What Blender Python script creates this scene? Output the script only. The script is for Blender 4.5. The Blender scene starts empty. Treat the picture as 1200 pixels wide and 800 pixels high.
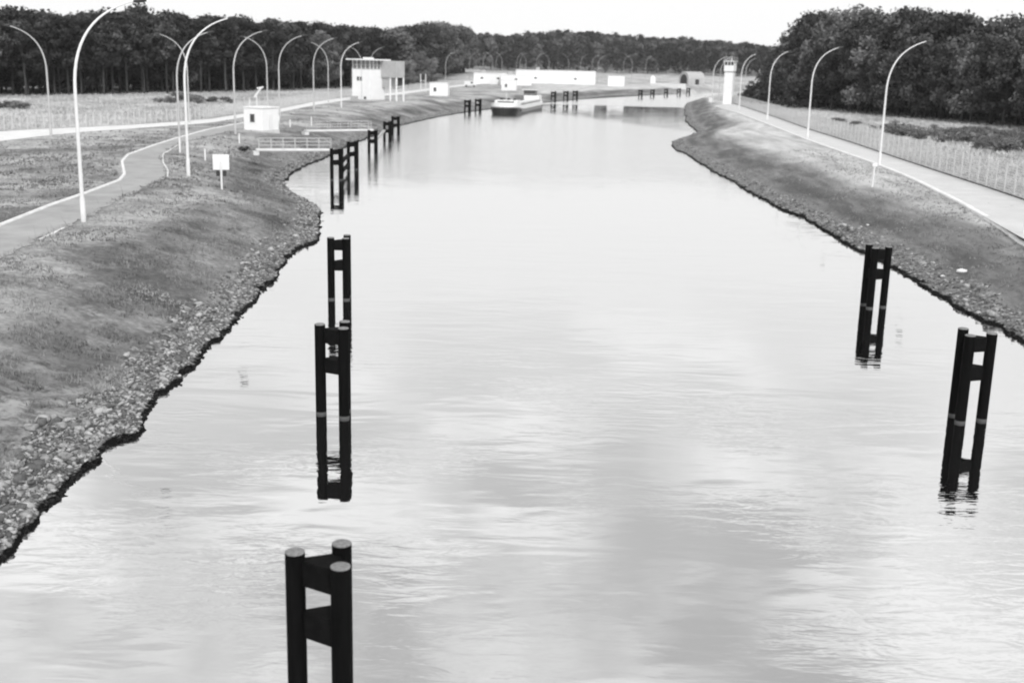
import bpy, math, random
import numpy as np
from mathutils import Matrix, Vector
R = math.radians
random.seed(7); RNG = np.random.default_rng(7)
sc = bpy.context.scene
C = sc.collection

# ------------------------------------------------------------------ camera
CAM_H, F, PITCH, ROLL = 12.0, 1350.0, R(13.66), R(1.37)
_r0 = Vector((1, 0, 0)); _f = Vector((0, math.cos(PITCH), -math.sin(PITCH))); _u0 = Vector((0, math.sin(PITCH), math.cos(PITCH)))
_r = math.cos(ROLL)*_r0 + math.sin(ROLL)*_u0
_u = -math.sin(ROLL)*_r0 + math.cos(ROLL)*_u0
cam_d = bpy.data.cameras.new('camera'); cam = bpy.data.objects.new('camera', cam_d); C.objects.link(cam)
m = Matrix((( _r.x, _u.x, -_f.x, 0), (_r.y, _u.y, -_f.y, 0), (_r.z, _u.z, -_f.z, CAM_H), (0, 0, 0, 1)))
cam.matrix_world = m
cam_d.sensor_width = 36.0; cam_d.lens = 36.0*F/1200.0
cam_d.clip_start = 0.5; cam_d.clip_end = 9000
cam_d.dof.use_dof = True; cam_d.dof.focus_distance = 40.0; cam_d.dof.aperture_fstop = 0.62
sc.camera = cam
sc.render.filter_size = 1.9 if hasattr(sc.render, 'filter_size') else 1.5
sc.cycles.filter_width = 2.0

# ------------------------------------------------------------------ world and sun
SUN_EL, SUN_AZ = R(40), R(165)            # azimuth clockwise from +Y: behind the camera, to the left
w = bpy.data.worlds.new('World'); sc.world = w; w.use_nodes = True
nt = w.node_tree; nt.nodes.clear(); N = nt.nodes.new; L = nt.links.new
out = N('ShaderNodeOutputWorld'); bg = N('ShaderNodeBackground'); bg.inputs['Strength'].default_value = 0.1
sky = N('ShaderNodeTexSky'); sky.sky_type = 'NISHITA'; sky.sun_disc = False
sky.sun_elevation = SUN_EL; sky.sun_rotation = SUN_AZ; sky.air_density = 1.0; sky.dust_density = 4.0
bw = N('ShaderNodeRGBToBW'); L(sky.outputs[0], bw.inputs[0])
tc = N('ShaderNodeTexCoord'); sep = N('ShaderNodeSeparateXYZ'); L(tc.outputs['Generated'], sep.inputs[0])
def wm(op, a, b=None, c=None, clamp=False):
    n = N('ShaderNodeMath'); n.operation = op; n.use_clamp = clamp
    for i, v in enumerate((a, b, c)):
        if v is None: continue
        if isinstance(v, (int, float)): n.inputs[i].default_value = v
        else: L(v, n.inputs[i])
    return n.outputs[0]
zc = wm('ADD', wm('MAXIMUM', sep.outputs[2], 0.0), 0.16)
comb = N('ShaderNodeCombineXYZ'); L(wm('DIVIDE', sep.outputs[0], zc), comb.inputs[0]); L(wm('DIVIDE', sep.outputs[1], zc), comb.inputs[1])
ns = N('ShaderNodeTexNoise'); ns.inputs['Scale'].default_value = 2.3; ns.inputs['Detail'].default_value = 5; ns.inputs['Roughness'].default_value = 0.5; ns.inputs['Distortion'].default_value = 0.25
L(comb.outputs[0], ns.inputs['Vector'])
mr = N('ShaderNodeMapRange'); mr.interpolation_type = 'SMOOTHSTEP'
mr.inputs['From Min'].default_value = 0.40; mr.inputs['From Max'].default_value = 0.66; mr.inputs['To Min'].default_value = 6.3; mr.inputs['To Max'].default_value = 12.0
L(ns.outputs[0], mr.inputs[0])
el = N('ShaderNodeMapRange'); el.inputs['From Min'].default_value = 0.17; el.inputs['From Max'].default_value = 0.40
L(sep.outputs[2], el.inputs[0])
mx = N('ShaderNodeMix'); mx.data_type = 'FLOAT'; L(el.outputs[0], mx.inputs[0]); mx.inputs[2].default_value = 9.2; L(mr.outputs[0], mx.inputs[3])
m2 = N('ShaderNodeMix'); m2.data_type = 'FLOAT'; m2.inputs[0].default_value = 0.06; L(mx.outputs[0], m2.inputs[2]); L(bw.outputs[0], m2.inputs[3])
L(m2.outputs[0], bg.inputs['Color']); L(bg.outputs[0], out.inputs[0])
sd = bpy.data.lights.new('sun', 'SUN'); sd.energy = 2.0; sd.angle = R(12); sd.color = (1, 1, 1)
so = bpy.data.objects.new('sun', sd); C.objects.link(so)
dirv = Vector((math.sin(SUN_AZ)*math.cos(SUN_EL), math.cos(SUN_AZ)*math.cos(SUN_EL), math.sin(SUN_EL)))
so.rotation_euler = dirv.to_track_quat('Z', 'Y').to_euler(); so.location = dirv*100
vs = sc.view_settings; sc.display_settings.display_device = 'sRGB'
vs.view_transform = 'Standard'; vs.look = 'None'; vs.exposure = 0.22; vs.gamma = 1.0; vs.use_curve_mapping = False
sc.cycles.max_bounces = 6; sc.cycles.diffuse_bounces = 3; sc.cycles.glossy_bounces = 3; sc.cycles.volume_bounces = 1
sc.cycles.use_denoising = True

# ------------------------------------------------------------------ helpers
def ray(px, py):
    d = _f + _r*((px-600)/F) - _u*((py-400)/F)
    return d
def at(px, py, z=0.0):
    d = ray(px, py); t = (z-CAM_H)/d.z
    return (d.x*t, d.y*t)
def hash2(ix, iy, s):
    h = (ix.astype(np.int64)*374761393 + iy.astype(np.int64)*668265263 + s*1274126177) & 0xffffffff
    h = ((h ^ (h >> 13))*1274126177) & 0xffffffff
    return ((h ^ (h >> 16)) & 0xffffff)/float(0xffffff)
def vnoise(x, y, s=0):
    ix = np.floor(x); iy = np.floor(y); fx = x-ix; fy = y-iy
    fx = fx*fx*(3-2*fx); fy = fy*fy*(3-2*fy)
    a = hash2(ix, iy, s); b = hash2(ix+1, iy, s); c = hash2(ix, iy+1, s); d = hash2(ix+1, iy+1, s)
    return (a*(1-fx)+b*fx)*(1-fy)+(c*(1-fx)+d*fx)*fy-0.5
def sstep(a, b, x):
    t = np.clip((x-a)/(b-a), 0, 1); return t*t*(3-2*t)
def tag(o, label=None, cat=None, group=None, kind=None):
    if label: o['label'] = label
    if cat: o['category'] = cat
    if group: o['group'] = group
    if kind: o['kind'] = kind
    return o
def empty(name, loc, label, cat, group=None, rz=0.0):
    o = bpy.data.objects.new(name, None); o.empty_display_size = 0.3
    o.location = loc; o.rotation_euler = (0, 0, rz); C.objects.link(o)
    return tag(o, label, cat, group)
def npmesh(name, V, Fc, mats, mi=None, smooth=False):
    me = bpy.data.meshes.new(name); V = np.asarray(V, np.float32); Fc = np.asarray(Fc, np.int32)
    k = Fc.shape[1]
    me.vertices.add(len(V)); me.vertices.foreach_set('co', V.ravel())
    me.loops.add(Fc.size); me.loops.foreach_set('vertex_index', Fc.ravel())
    me.polygons.add(len(Fc)); me.polygons.foreach_set('loop_start', np.arange(0, Fc.size, k, dtype=np.int32))
    me.polygons.foreach_set('loop_total', np.full(len(Fc), k, np.int32))
    for mt in mats: me.materials.append(mt)
    if mi is not None: me.polygons.foreach_set('material_index', np.asarray(mi, np.int32))
    if smooth: me.polygons.foreach_set('use_smooth', np.ones(len(Fc), bool))
    me.update(calc_edges=True); me.validate()
    return me
def link(name, me, parent=None, loc=(0, 0, 0)):
    o = bpy.data.objects.new(name, me); o.location = loc; C.objects.link(o)
    if parent: o.parent = parent
    return o
class MB:
    def __init__(s): s.v = []; s.f = []
    def add(s, v, f):
        n = len(s.v); s.v += [tuple(p) for p in v]; s.f += [tuple(i+n for i in q) for q in f]
    def box(s, x0, x1, y0, y1, z0, z1):
        s.add([(x0,y0,z0),(x1,y0,z0),(x1,y1,z0),(x0,y1,z0),(x0,y0,z1),(x1,y0,z1),(x1,y1,z1),(x0,y1,z1)],
              [(0,3,2,1),(4,5,6,7),(0,1,5,4),(1,2,6,5),(2,3,7,6),(3,0,4,7)])
    def prism(s, pts, z0, z1):
        n = len(pts); a = sum(pts[i][0]*pts[(i+1)%n][1]-pts[(i+1)%n][0]*pts[i][1] for i in range(n))
        if a < 0: pts = pts[::-1]
        s.add([(x,y,z0) for x,y in pts]+[(x,y,z1) for x,y in pts],
              [tuple(range(n-1,-1,-1)), tuple(range(n,2*n))]+[(i,(i+1)%n,(i+1)%n+n,i+n) for i in range(n)])
    def tube(s, pts, rads, n=10, cap=True):
        pts = [Vector(p) for p in pts]; rings = []; v = []
        if not hasattr(rads, '__len__'): rads = [rads]*len(pts)
        for i, p in enumerate(pts):
            t = (pts[min(i+1, len(pts)-1)]-pts[max(i-1, 0)]).normalized()
            a = Vector((0, 1, 0)) if abs(t.y) < 0.9 else Vector((1, 0, 0))
            u = t.cross(a).normalized(); w_ = t.cross(u)
            for k in range(n):
                g = 2*math.pi*k/n; v.append(p+(u*math.cos(g)+w_*math.sin(g))*rads[i])
        f = []
        for i in range(len(pts)-1):
            for k in range(n):
                k2 = (k+1) % n; f.append((i*n+k, i*n+k2, (i+1)*n+k2, (i+1)*n+k))
        if cap:
            f.append(tuple(range(n-1, -1, -1))); f.append(tuple(range((len(pts)-1)*n, len(pts)*n)))
        s.add(v, f)
    def mesh(s, name, mat, smooth=False, bevel=0):
        me = bpy.data.meshes.new(name); me.from_pydata(s.v, [], s.f); me.materials.append(mat)
        if smooth:
            for p in me.polygons: p.use_smooth = True
            try: me.set_sharp_from_angle(angle=R(40))
            except Exception: pass
        me.update(); return me
    def build(s, name, mat, parent=None, loc=(0, 0, 0), smooth=False, bevel=0.0):
        o = link(name, s.mesh(name, mat, smooth), parent, loc)
        if bevel:
            b = o.modifiers.new('bevel', 'BEVEL'); b.width = bevel; b.segments = 2; b.limit_method = 'ANGLE'
        return o
def bx(x0, x1, y0, y1, z0, z1):
    b = MB(); b.box(x0, x1, y0, y1, z0, z1); return b
def copy_tree(o, parent=None):
    c = o.copy(); C.objects.link(c); c.parent = parent
    for ch in list(o.children): copy_tree(ch, c)
    return c

# ------------------------------------------------------------------ materials
def mat(name, col, rough=0.8, var=0.25, scale=3.0, bump=0.0, bscale=20.0, stretch=None, spec=0.3, rnd=0.0, detail=5):
    m = bpy.data.materials.new(name); m.use_nodes = True; t = m.node_tree; p = t.nodes['Principled BSDF']
    p.inputs['Roughness'].default_value = rough; p.inputs['Specular IOR Level'].default_value = spec
    g = t.nodes.new('ShaderNodeNewGeometry'); mp = t.nodes.new('ShaderNodeMapping'); t.links.new(g.outputs['Position'], mp.inputs[0])
    if stretch: mp.inputs['Scale'].default_value = stretch
    n = t.nodes.new('ShaderNodeTexNoise'); n.inputs['Scale'].default_value = scale; n.inputs['Detail'].default_value = detail; n.inputs['Roughness'].default_value = 0.65
    t.links.new(mp.outputs[0], n.inputs['Vector'])
    r = t.nodes.new('ShaderNodeMapRange'); r.inputs[1].default_value = 0.25; r.inputs[2].default_value = 0.75
    r.inputs[3].default_value = col*(1-var); r.inputs[4].default_value = col*(1+var); t.links.new(n.outputs[0], r.inputs[0])
    o = r.outputs[0]
    if rnd:
        oi = t.nodes.new('ShaderNodeObjectInfo'); r2 = t.nodes.new('ShaderNodeMapRange'); r2.inputs[3].default_value = 1-rnd; r2.inputs[4].default_value = 1+rnd
        t.links.new(oi.outputs['Random'], r2.inputs[0]); mm = t.nodes.new('ShaderNodeMath'); mm.operation = 'MULTIPLY'
        t.links.new(o, mm.inputs[0]); t.links.new(r2.outputs[0], mm.inputs[1]); o = mm.outputs[0]
    t.links.new(o, p.inputs['Base Color'])
    if bump:
        n2 = t.nodes.new('ShaderNodeTexNoise'); n2.inputs['Scale'].default_value = bscale; n2.inputs['Detail'].default_value = 4
        t.links.new(mp.outputs[0], n2.inputs['Vector'])
        b = t.nodes.new('ShaderNodeBump'); b.inputs['Distance'].default_value = bump; t.links.new(n2.outputs[0], b.inputs['Height']); t.links.new(b.outputs[0], p.inputs['Normal'])
    return m
M = {}
M['white_paint'] = mat('white_paint', 0.80, 0.55, 0.06, 0.6)
M['white_wall'] = mat('white_wall', 0.86, 0.8, 0.05, 0.8)
M['grey_wall'] = mat('grey_wall', 0.42, 0.85, 0.12, 0.7)
M['pole_light'] = mat('pole_light', 0.74, 0.5, 0.1, 1.5)
M['pole_grey'] = mat('pole_grey', 0.50, 0.6, 0.15, 1.5)
M['dark_metal'] = mat('dark_metal', 0.04, 0.5, 0.3, 4)
M['tower_glass'] = mat('tower_glass', 0.22, 0.15, 0.4, 1.2, spec=0.6)
M['glass'] = mat('glass', 0.05, 0.12, 0.2, 1, spec=0.6)
M['concrete'] = mat('concrete', 0.62, 0.85, 0.18, 2.0, 0.01, 25)
M['kerb'] = mat('kerb', 0.74, 0.85, 0.2, 1.2)
M['asphalt'] = mat('asphalt', 0.34, 0.9, 0.22, 0.45, 0.004, 60)
M['service'] = mat('service_road', 0.56, 0.9, 0.12, 0.35)
M['pale_road'] = mat('pale_road', 0.68, 0.9, 0.12, 0.5)
M['bark'] = mat('bark', 0.05, 0.9, 0.4, 2.0, rnd=0.5)
M['leaf_dark'] = mat('leaf_dark', 0.034, 0.8, 0.5, 0.35, rnd=0.35, spec=0.15)
M['leaf_mid'] = mat('leaf_mid', 0.075, 0.8, 0.5, 0.35, rnd=0.5, spec=0.15)
M['leaf_light'] = mat('leaf_light', 0.15, 0.8, 0.4, 0.35, rnd=0.4, spec=0.15)
M['leaf_far'] = mat('leaf_far', 0.06, 0.8, 0.5, 0.06, spec=0.1)
M['stone'] = mat('stone', 0.27, 0.9, 0.85, 4.5, 0.03, 14)
M['scrub'] = mat('scrub', 0.17, 0.85, 0.5, 0.5, rnd=0.3, spec=0.1)
M['tuft'] = mat('grass_tuft', 0.25, 0.9, 0.8, 0.30, spec=0.1)
M['straw'] = mat('straw', 0.50, 0.9, 0.4, 0.25, spec=0.1)
M['fence'] = mat('fence_post', 0.58, 0.8, 0.12, 1)
M['wire'] = mat('fence_wire', 0.62, 0.7, 0.1, 1)
M['hull_dark'] = mat('hull_dark', 0.015, 0.4, 0.3, 1)
M['hull_side_lit'] = mat('hull_side_lit', 0.22, 0.5, 0.2, 1)
M['hull_grey'] = mat('hull_grey', 0.16, 0.5, 0.2, 1)
M['hull_white'] = mat('hull_white', 0.78, 0.45, 0.08, 1)
# tarred timber piles: near black, pale dried scum line just above the water
m = mat('pile_timber', 0.004, 0.8, 0.5, 6.0, 0.006, 18, stretch=(1, 1, 0.15), spec=0.05); M['pile'] = m
t = m.node_tree; p = t.nodes['Principled BSDF']; src = p.inputs['Base Color'].links[0].from_socket
g = t.nodes.new('ShaderNodeNewGeometry'); s3 = t.nodes.new('ShaderNodeSeparateXYZ'); t.links.new(g.outputs['Position'], s3.inputs[0])
r = t.nodes.new('ShaderNodeMapRange'); r.inputs[1].default_value = 0.10; r.inputs[2].default_value = 0.06; t.links.new(s3.outputs[2], r.inputs[0])
mm = t.nodes.new('ShaderNodeMath'); mm.operation = 'MULTIPLY_ADD'; t.links.new(r.outputs[0], mm.inputs[0]); mm.inputs[1].default_value = 0.09; t.links.new(src, mm.inputs[2])
t.links.new(mm.outputs[0], p.inputs['Base Color'])
M['stone_dark'] = mat('stone_dark', 0.11, 0.9, 0.6, 4.5, 0.03, 14); M['stone_pale'] = mat('stone_pale', 0.40, 0.9, 0.4, 4.5, 0.03, 14)
for k_ in ('stone', 'stone_dark', 'stone_pale'):
  t = M[k_].node_tree; p = t.nodes['Principled BSDF']; src = p.inputs['Base Color'].links[0].from_socket
  g = t.nodes.new('ShaderNodeNewGeometry'); s3 = t.nodes.new('ShaderNodeSeparateXYZ'); t.links.new(g.outputs['Position'], s3.inputs[0])
  r = t.nodes.new('ShaderNodeMapRange'); r.inputs[1].default_value = 0.11; r.inputs[2].default_value = 0.18; r.inputs[3].default_value = 0.03; t.links.new(s3.outputs[2], r.inputs[0])
  mm = t.nodes.new('ShaderNodeMath'); mm.operation = 'MULTIPLY'; t.links.new(r.outputs[0], mm.inputs[0]); t.links.new(src, mm.inputs[1]); t.links.new(mm.outputs[0], p.inputs['Base Color'])
M['pile_top'] = mat('pile_end_grain', 0.20, 0.8, 0.5, 14, 0.01, 30)
M['pile_plate'] = mat('pile_plate', 0.006, 0.8, 0.5, 5, 0.006, 20, spec=0.06)

def ground_material():
    m = bpy.data.materials.new('bank_ground'); m.use_nodes = True; t = m.node_tree; p = t.nodes['Principled BSDF']
    p.inputs['Roughness'].default_value = 0.95; p.inputs['Specular IOR Level'].default_value = 0.1
    n, l = t.nodes.new, t.links.new
    g = n('ShaderNodeNewGeometry'); pos = g.outputs['Position']
    def noise(scale, det=6, rough=0.6, st=None, off=0):
        v = pos
        mp = n('ShaderNodeMapping'); l(pos, mp.inputs[0]); mp.inputs['Location'].default_value = (off, off*1.7, 0)
        if st: mp.inputs['Scale'].default_value = st
        x = n('ShaderNodeTexNoise'); x.inputs['Scale'].default_value = scale; x.inputs['Detail'].default_value = det; x.inputs['Roughness'].default_value = rough
        l(mp.outputs[0], x.inputs['Vector']); return x.outputs[0]
    def mr(v, a, b, c, d, smooth=False):
        x = n('ShaderNodeMapRange'); x.inputs[1].default_value = a; x.inputs[2].default_value = b; x.inputs[3].default_value = c; x.inputs[4].default_value = d
        if smooth: x.interpolation_type = 'SMOOTHSTEP'
        l(v, x.inputs[0]); return x.outputs[0]
    def mth(op, a, b):
        x = n('ShaderNodeMath'); x.operation = op
        for i, v in enumerate((a, b)):
            if isinstance(v, (int, float)): x.inputs[i].default_value = v
            else: l(v, x.inputs[i])
        return x.outputs[0]
    def mix(f, a, b):
        x = n('ShaderNodeMix'); x.data_type = 'FLOAT'
        for i, v in ((0, f), (2, a), (3, b)):
            if isinstance(v, (int, float)): x.inputs[i].default_value = v
            else: l(v, x.inputs[i])
        return x.outputs[0]
    def attr(nm):
        a = n('ShaderNodeAttribute'); a.attribute_name = nm; return a.outputs['Fac']
    d = attr('shore'); fld = attr('field')
    grass = mix(mr(noise(0.16, 8, 0.68), 0.38, 0.62, 0, 1), 0.17, 0.48)
    s3x = n('ShaderNodeSeparateXYZ'); l(pos, s3x.inputs[0]); upr = mth('MULTIPLY', mr(s3x.outputs[0], 2, 8, 0, 1), mr(d, 5, 8, 0, 1)); grass = mth('MULTIPLY', grass, 1.0)
    grass = mix(mr(noise(0.07, 6, 0.65, None, 31), 0.52, 0.66, 0, 0.85), grass, 0.52)
    grass = mth('MULTIPLY', grass, mr(noise(3.0, 9, 0.8, None, 5), 0.3, 0.7, 0.5, 1.5))
    cv = n('ShaderNodeCombineXYZ'); l(mth('MULTIPLY', d, 1.0), cv.inputs[0]); l(mth('MULTIPLY', s3x.outputs[1], 0.16), cv.inputs[1])
    xn = n('ShaderNodeTexNoise'); xn.inputs['Scale'].default_value = 0.45; xn.inputs['Detail'].default_value = 7; xn.inputs['Roughness'].default_value = 0.62; l(cv.outputs[0], xn.inputs['Vector'])
    rightm = mr(s3x.outputs[0], 2, 8, 0, 1)
    grass = mix(rightm, grass, mth('MULTIPLY', mth('MULTIPLY', mr(upr, 0, 1, 0.95, 1.38), 1.0), mth('MULTIPLY', mix(mr(xn.outputs[0], 0.35, 0.65, 0, 1), 0.26, 0.46), mr(noise(3.5, 8, 0.75, None, 51), 0.3, 0.7, 0.82, 1.18))))
    grass = mix(attr('bare'), grass, mix(mr(noise(1.3, 8, 0.75, None, 61), 0.42, 0.56, 0, 1), 0.22, 0.62))
    # darker grass strip along the slope, broken up by noise
    band = mth('MULTIPLY', mr(d, 1.2, 2.4, 0, 1, True), mr(d, 9.0, 5.0, 0, 1, True))
    band = mth('MULTIPLY', band, mix(rightm, mr(noise(0.16, 6, 0.7, None, 77), 0.38, 0.56, 0.35, 1), mr(xn.outputs[0], 0.70, 0.45, 0.55, 1)))
    grass = mix(band, grass, mth('MULTIPLY', grass, 0.42))
    stone = mix(mr(noise(3.2, 8, 0.8), 0.38, 0.62, 0, 1), 0.05, 0.34)
    wob = mth('ADD', d, mr(noise(0.5, 6, 0.7, None, 11), 0.2, 0.8, -1.6, 1.6))
    base = mix(mr(wob, 1.5, 2.3, 1, 0), grass, stone)
    s3 = n('ShaderNodeSeparateXYZ'); l(pos, s3.inputs[0])
    base = mix(mr(mth('ADD', s3.outputs[2], mr(noise(2.0, 4, 0.6, None, 3), 0.3, 0.7, -0.07, 0.07)), 0.18, 0.11, 0, 1), base, 0.008)
    strawc = mix(mr(noise(0.09, 7, 0.7, (1, 0.5, 1), 9), 0.40, 0.62, 0, 1), 0.30, 0.56)
    strawc = mth('MULTIPLY', strawc, mr(noise(0.9, 6, 0.75), 0.3, 0.7, 0.75, 1.2))
    base = mix(fld, base, strawc)
    l(base, p.inputs['Base Color'])
    b = n('ShaderNodeBump'); b.inputs['Distance'].default_value = 0.12; l(noise(5, 8, 0.75), b.inputs['Height']); l(b.outputs[0], p.inputs['Normal'])
    return m
M['ground'] = ground_material()

def water_material():
    m = bpy.data.materials.new('canal_water'); m.use_nodes = True; t = m.node_tree; t.nodes.clear(); n, l = t.nodes.new, t.links.new
    o = n('ShaderNodeOutputMaterial'); g = n('ShaderNodeNewGeometry'); pos = g.outputs['Position']
    def noise(scale, det, st, off=0, rough=0.5, dist=0):
        mp = n('ShaderNodeMapping'); l(pos, mp.inputs[0]); mp.inputs['Scale'].default_value = st; mp.inputs['Location'].default_value = (off, off, 0)
        x = n('ShaderNodeTexNoise'); x.inputs['Scale'].default_value = scale; x.inputs['Detail'].default_value = det; x.inputs['Roughness'].default_value = rough; x.inputs['Distortion'].default_value = dist
        l(mp.outputs[0], x.inputs['Vector']); return x.outputs[0]
    def mr(v, a, b, c, d, smooth=True):
        x = n('ShaderNodeMapRange'); x.inputs[1].default_value = a; x.inputs[2].default_value = b; x.inputs[3].default_value = c; x.inputs[4].default_value = d
        if smooth: x.interpolation_type = 'SMOOTHSTEP'
        l(v, x.inputs[0]); return x.outputs[0]
    def mth(op, a, b):
        x = n('ShaderNodeMath'); x.operation = op
        for i, v in enumerate((a, b)):
            if isinstance(v, (int, float)): x.inputs[i].default_value = v
            else: l(v, x.inputs[i])
        return x.outputs[0]
    s3 = n('ShaderNodeSeparateXYZ'); l(pos, s3.inputs[0])
    # three wave trains; breeze patches decide where the short ripples stand
    patch = mr(noise(0.13, 3, (0.7, 1.0, 1), 3), 0.44, 0.60, 0.10, 1.0)
    nearm = mr(s3.outputs[1], 70, 26, 0.35, 1.0)
    patch = mth('MULTIPLY', patch, nearm)
    # a ruffled lane of open water across the far basin, calm water before it
    xy = mth('ADD', s3.outputs[1], mth('MULTIPLY', mth('MAXIMUM', s3.outputs[0], 0), 2.4))
    far = mth('MULTIPLY', mr(s3.outputs[1], 90, 150, 0, 1), mr(xy, 318, 285, 0, 1))
    lane = mth('MULTIPLY', mr(s3.outputs[1], 340, 350, 0, 1), mr(mth('SUBTRACT', s3.outputs[1], mth('MULTIPLY', mth('MAXIMUM', mth('SUBTRACT', s3.outputs[0], 24), 0), 2.4)), 408, 396, 0, 1))
    amp_s = mth('ADD', patch, mth('ADD', mth('MULTIPLY', far, 1.6), mth('MULTIPLY', lane, 6.0)))
    swell = mth('MULTIPLY', noise(0.55, 2, (0.35, 1.0, 1), 7, 0.5, 0.4), 0.020)
    rip = mth('MULTIPLY', mth('MULTIPLY', noise(2.5, 3, (0.30, 1.0, 1), 1, 0.5, 0.6), 0.018), amp_s)
    fine = mth('MULTIPLY', mth('MULTIPLY', noise(9, 2, (0.35, 1.0, 1), 13), 0.0012), mth('ADD', amp_s, 0.2))
    h = mth('ADD', mth('ADD', swell, rip), fine)
    b = n('ShaderNodeBump'); b.inputs['Distance'].default_value = 1.0; b.inputs['Strength'].default_value = 1.0; l(h, b.inputs['Height'])
    fr = n('ShaderNodeFresnel'); fr.inputs[0].default_value = 1.333; l(b.outputs[0], fr.inputs['Normal'])
    fac = mth('POWER', fr.outputs[0], 0.145)
    gl = n('ShaderNodeBsdfGlossy'); gl.inputs['Color'].default_value = (0.95, 0.95, 0.95, 1); l(b.outputs[0], gl.inputs['Normal'])
    l(mth('ADD', 0.02, mth('ADD', mth('MULTIPLY', far, 0.16), mth('MULTIPLY', lane, 0.22))), gl.inputs['Roughness'])
    df = n('ShaderNodeBsdfDiffuse'); df.inputs['Color'].default_value = (0.014, 0.014, 0.014, 1)
    mx = n('ShaderNodeMixShader'); l(fac, mx.inputs[0]); l(df.outputs[0], mx.inputs[1]); l(gl.outputs[0], mx.inputs[2]); l(mx.outputs[0], o.inputs[0])
    return m
M['water'] = water_material()

# ------------------------------------------------------------------ shoreline, read off as points on the water
left_px = [(0,654),(19,627),(37,612),(56,590),(79,579),(94,552),(116,537),(124,524),(157,511),(165,490),(187,466),(204,449),(225,429),(244,408),
           (267,388),(280,373),(297,358),(307,340),(322,327),(326,314),(337,303),(353,293),(368,285),(377,267),(377,252),(370,243),(350,232),(337,223),
           (330,215),(347,202),(363,193),(385,183),(405,173),(430,163),(468,148),(500,140),(524,135.5),(546,132),(575,128),(610,124),(640,120.5),(684,116.5),
           (714,113.5),(750,112.3),(790,110.6),(829,109.0),(870,108.5)]
right_px = [(880,110.5),(850,112.5),(830,114.5),(812,118.5),(803,122),(801,130),(804,144),(817,156),(804,161),(788,166),(788,173),(808,185),(843,205),(874,223),(906,241),(937,255),(960,269),
            (986,282),(1012,298),(1044,314),(1060,324),(1080,336),(1104,350),(1130,366),(1150,377),(1172,382),(1188,394),(1200,402),(1240,428),(1300,470)]
LP = [at(*q) for q in left_px]; RP = [at(*q) for q in right_px]
x0, y0 = LP[0]; LP = [(x0-14, -60), (x0-4.5, 6), (x0-1.6, y0-5)] + LP
x1, y1 = RP[-1]; RP = RP + [(x1-0.5, 30), (x1-1, 10), (x1-1, -60)]
POLY = np.array(LP+RP)
def poly_sd(x, y):
    """signed distance to the shore: + on land, - in the canal"""
    d2 = np.full(x.shape, 1e18); ins = np.zeros(x.shape, bool); n = len(POLY)
    for i in range(n):
        ax, ay = POLY[i]; bx_, by = POLY[(i+1) % n]; ex, ey = bx_-ax, by-ay
        tt = np.clip(((x-ax)*ex+(y-ay)*ey)/(ex*ex+ey*ey+1e-12), 0, 1)
        q = (x-ax-tt*ex)**2+(y-ay-tt*ey)**2; d2 = np.minimum(d2, q)
        c = ((ay > y) != (by > y)); 
        with np.errstate(divide='ignore', invalid='ignore'):
            ins ^= c & (x < (bx_-ax)*(y-ay)/(by-ay+1e-30)+ax)
    d = np.sqrt(d2); return np.where(ins, -d, d)
def line_dist(x, y, pts):
    d2 = np.full(x.shape, 1e18)
    for (ax, ay), (bx_, by) in zip(pts[:-1], pts[1:]):
        ex, ey = bx_-ax, by-ay; tt = np.clip(((x-ax)*ex+(y-ay)*ey)/(ex*ex+ey*ey+1e-12), 0, 1)
        d2 = np.minimum(d2, (x-ax-tt*ex)**2+(y-ay-tt*ey)**2)
    return np.sqrt(d2)
ZP = 2.5
path_l = [(-60,292),(0,265),(60,241),(98,228),(140,212),(146,205),(143,190),(150,182),(180,171),(205,163),(245,152),(285,144.5)]
path_r = [(-60,336),(0,303),(45,281),(75,267),(112,250),(150,229),(196,208),(197,200),(191,190),(191,181),(213,168),(257,157),(289,150.5)]
PLw = [at(*q, ZP) for q in path_l]; PRw = [at(*q, ZP) for q in path_r]
svc_lo = [(-60,173),(0,166),(50,160),(100,155),(150,151.5),(200,148),(245,144.5),(285,138),(330,131.5),(367,124),(405,118),(430,114.5),(470,111),(520,104),(575,98)]
svc_hi = [(-60,161),(0,154.5),(50,151.5),(100,149.5),(150,147),(200,143.5),(245,140),(285,133.5),(330,127.5),(367,120),(405,114.5),(430,111.5),(470,108),(520,101.5),(575,96.3)]
rk = [(838,124.5),(864,132),(900,146),(948,165),(985,178),(1022,191),(1060,206),(1090,220),(1124,236),(1160,254),(1200,276),(1260,306),(1330,342)]
rf = [(852,119.5),(871,125),(910,138),(952,153),(1000,168),(1056,187),(1120,208),(1160,221),(1198,234),(1260,256),(1330,283)]
SLO = [at(*q, ZP) for q in svc_lo]; SHI = [at(*q, ZP) for q in svc_hi]
RKw = [at(*q, ZP) for q in rk]; RFw = [at(*q, ZP) for q in rf]
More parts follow.
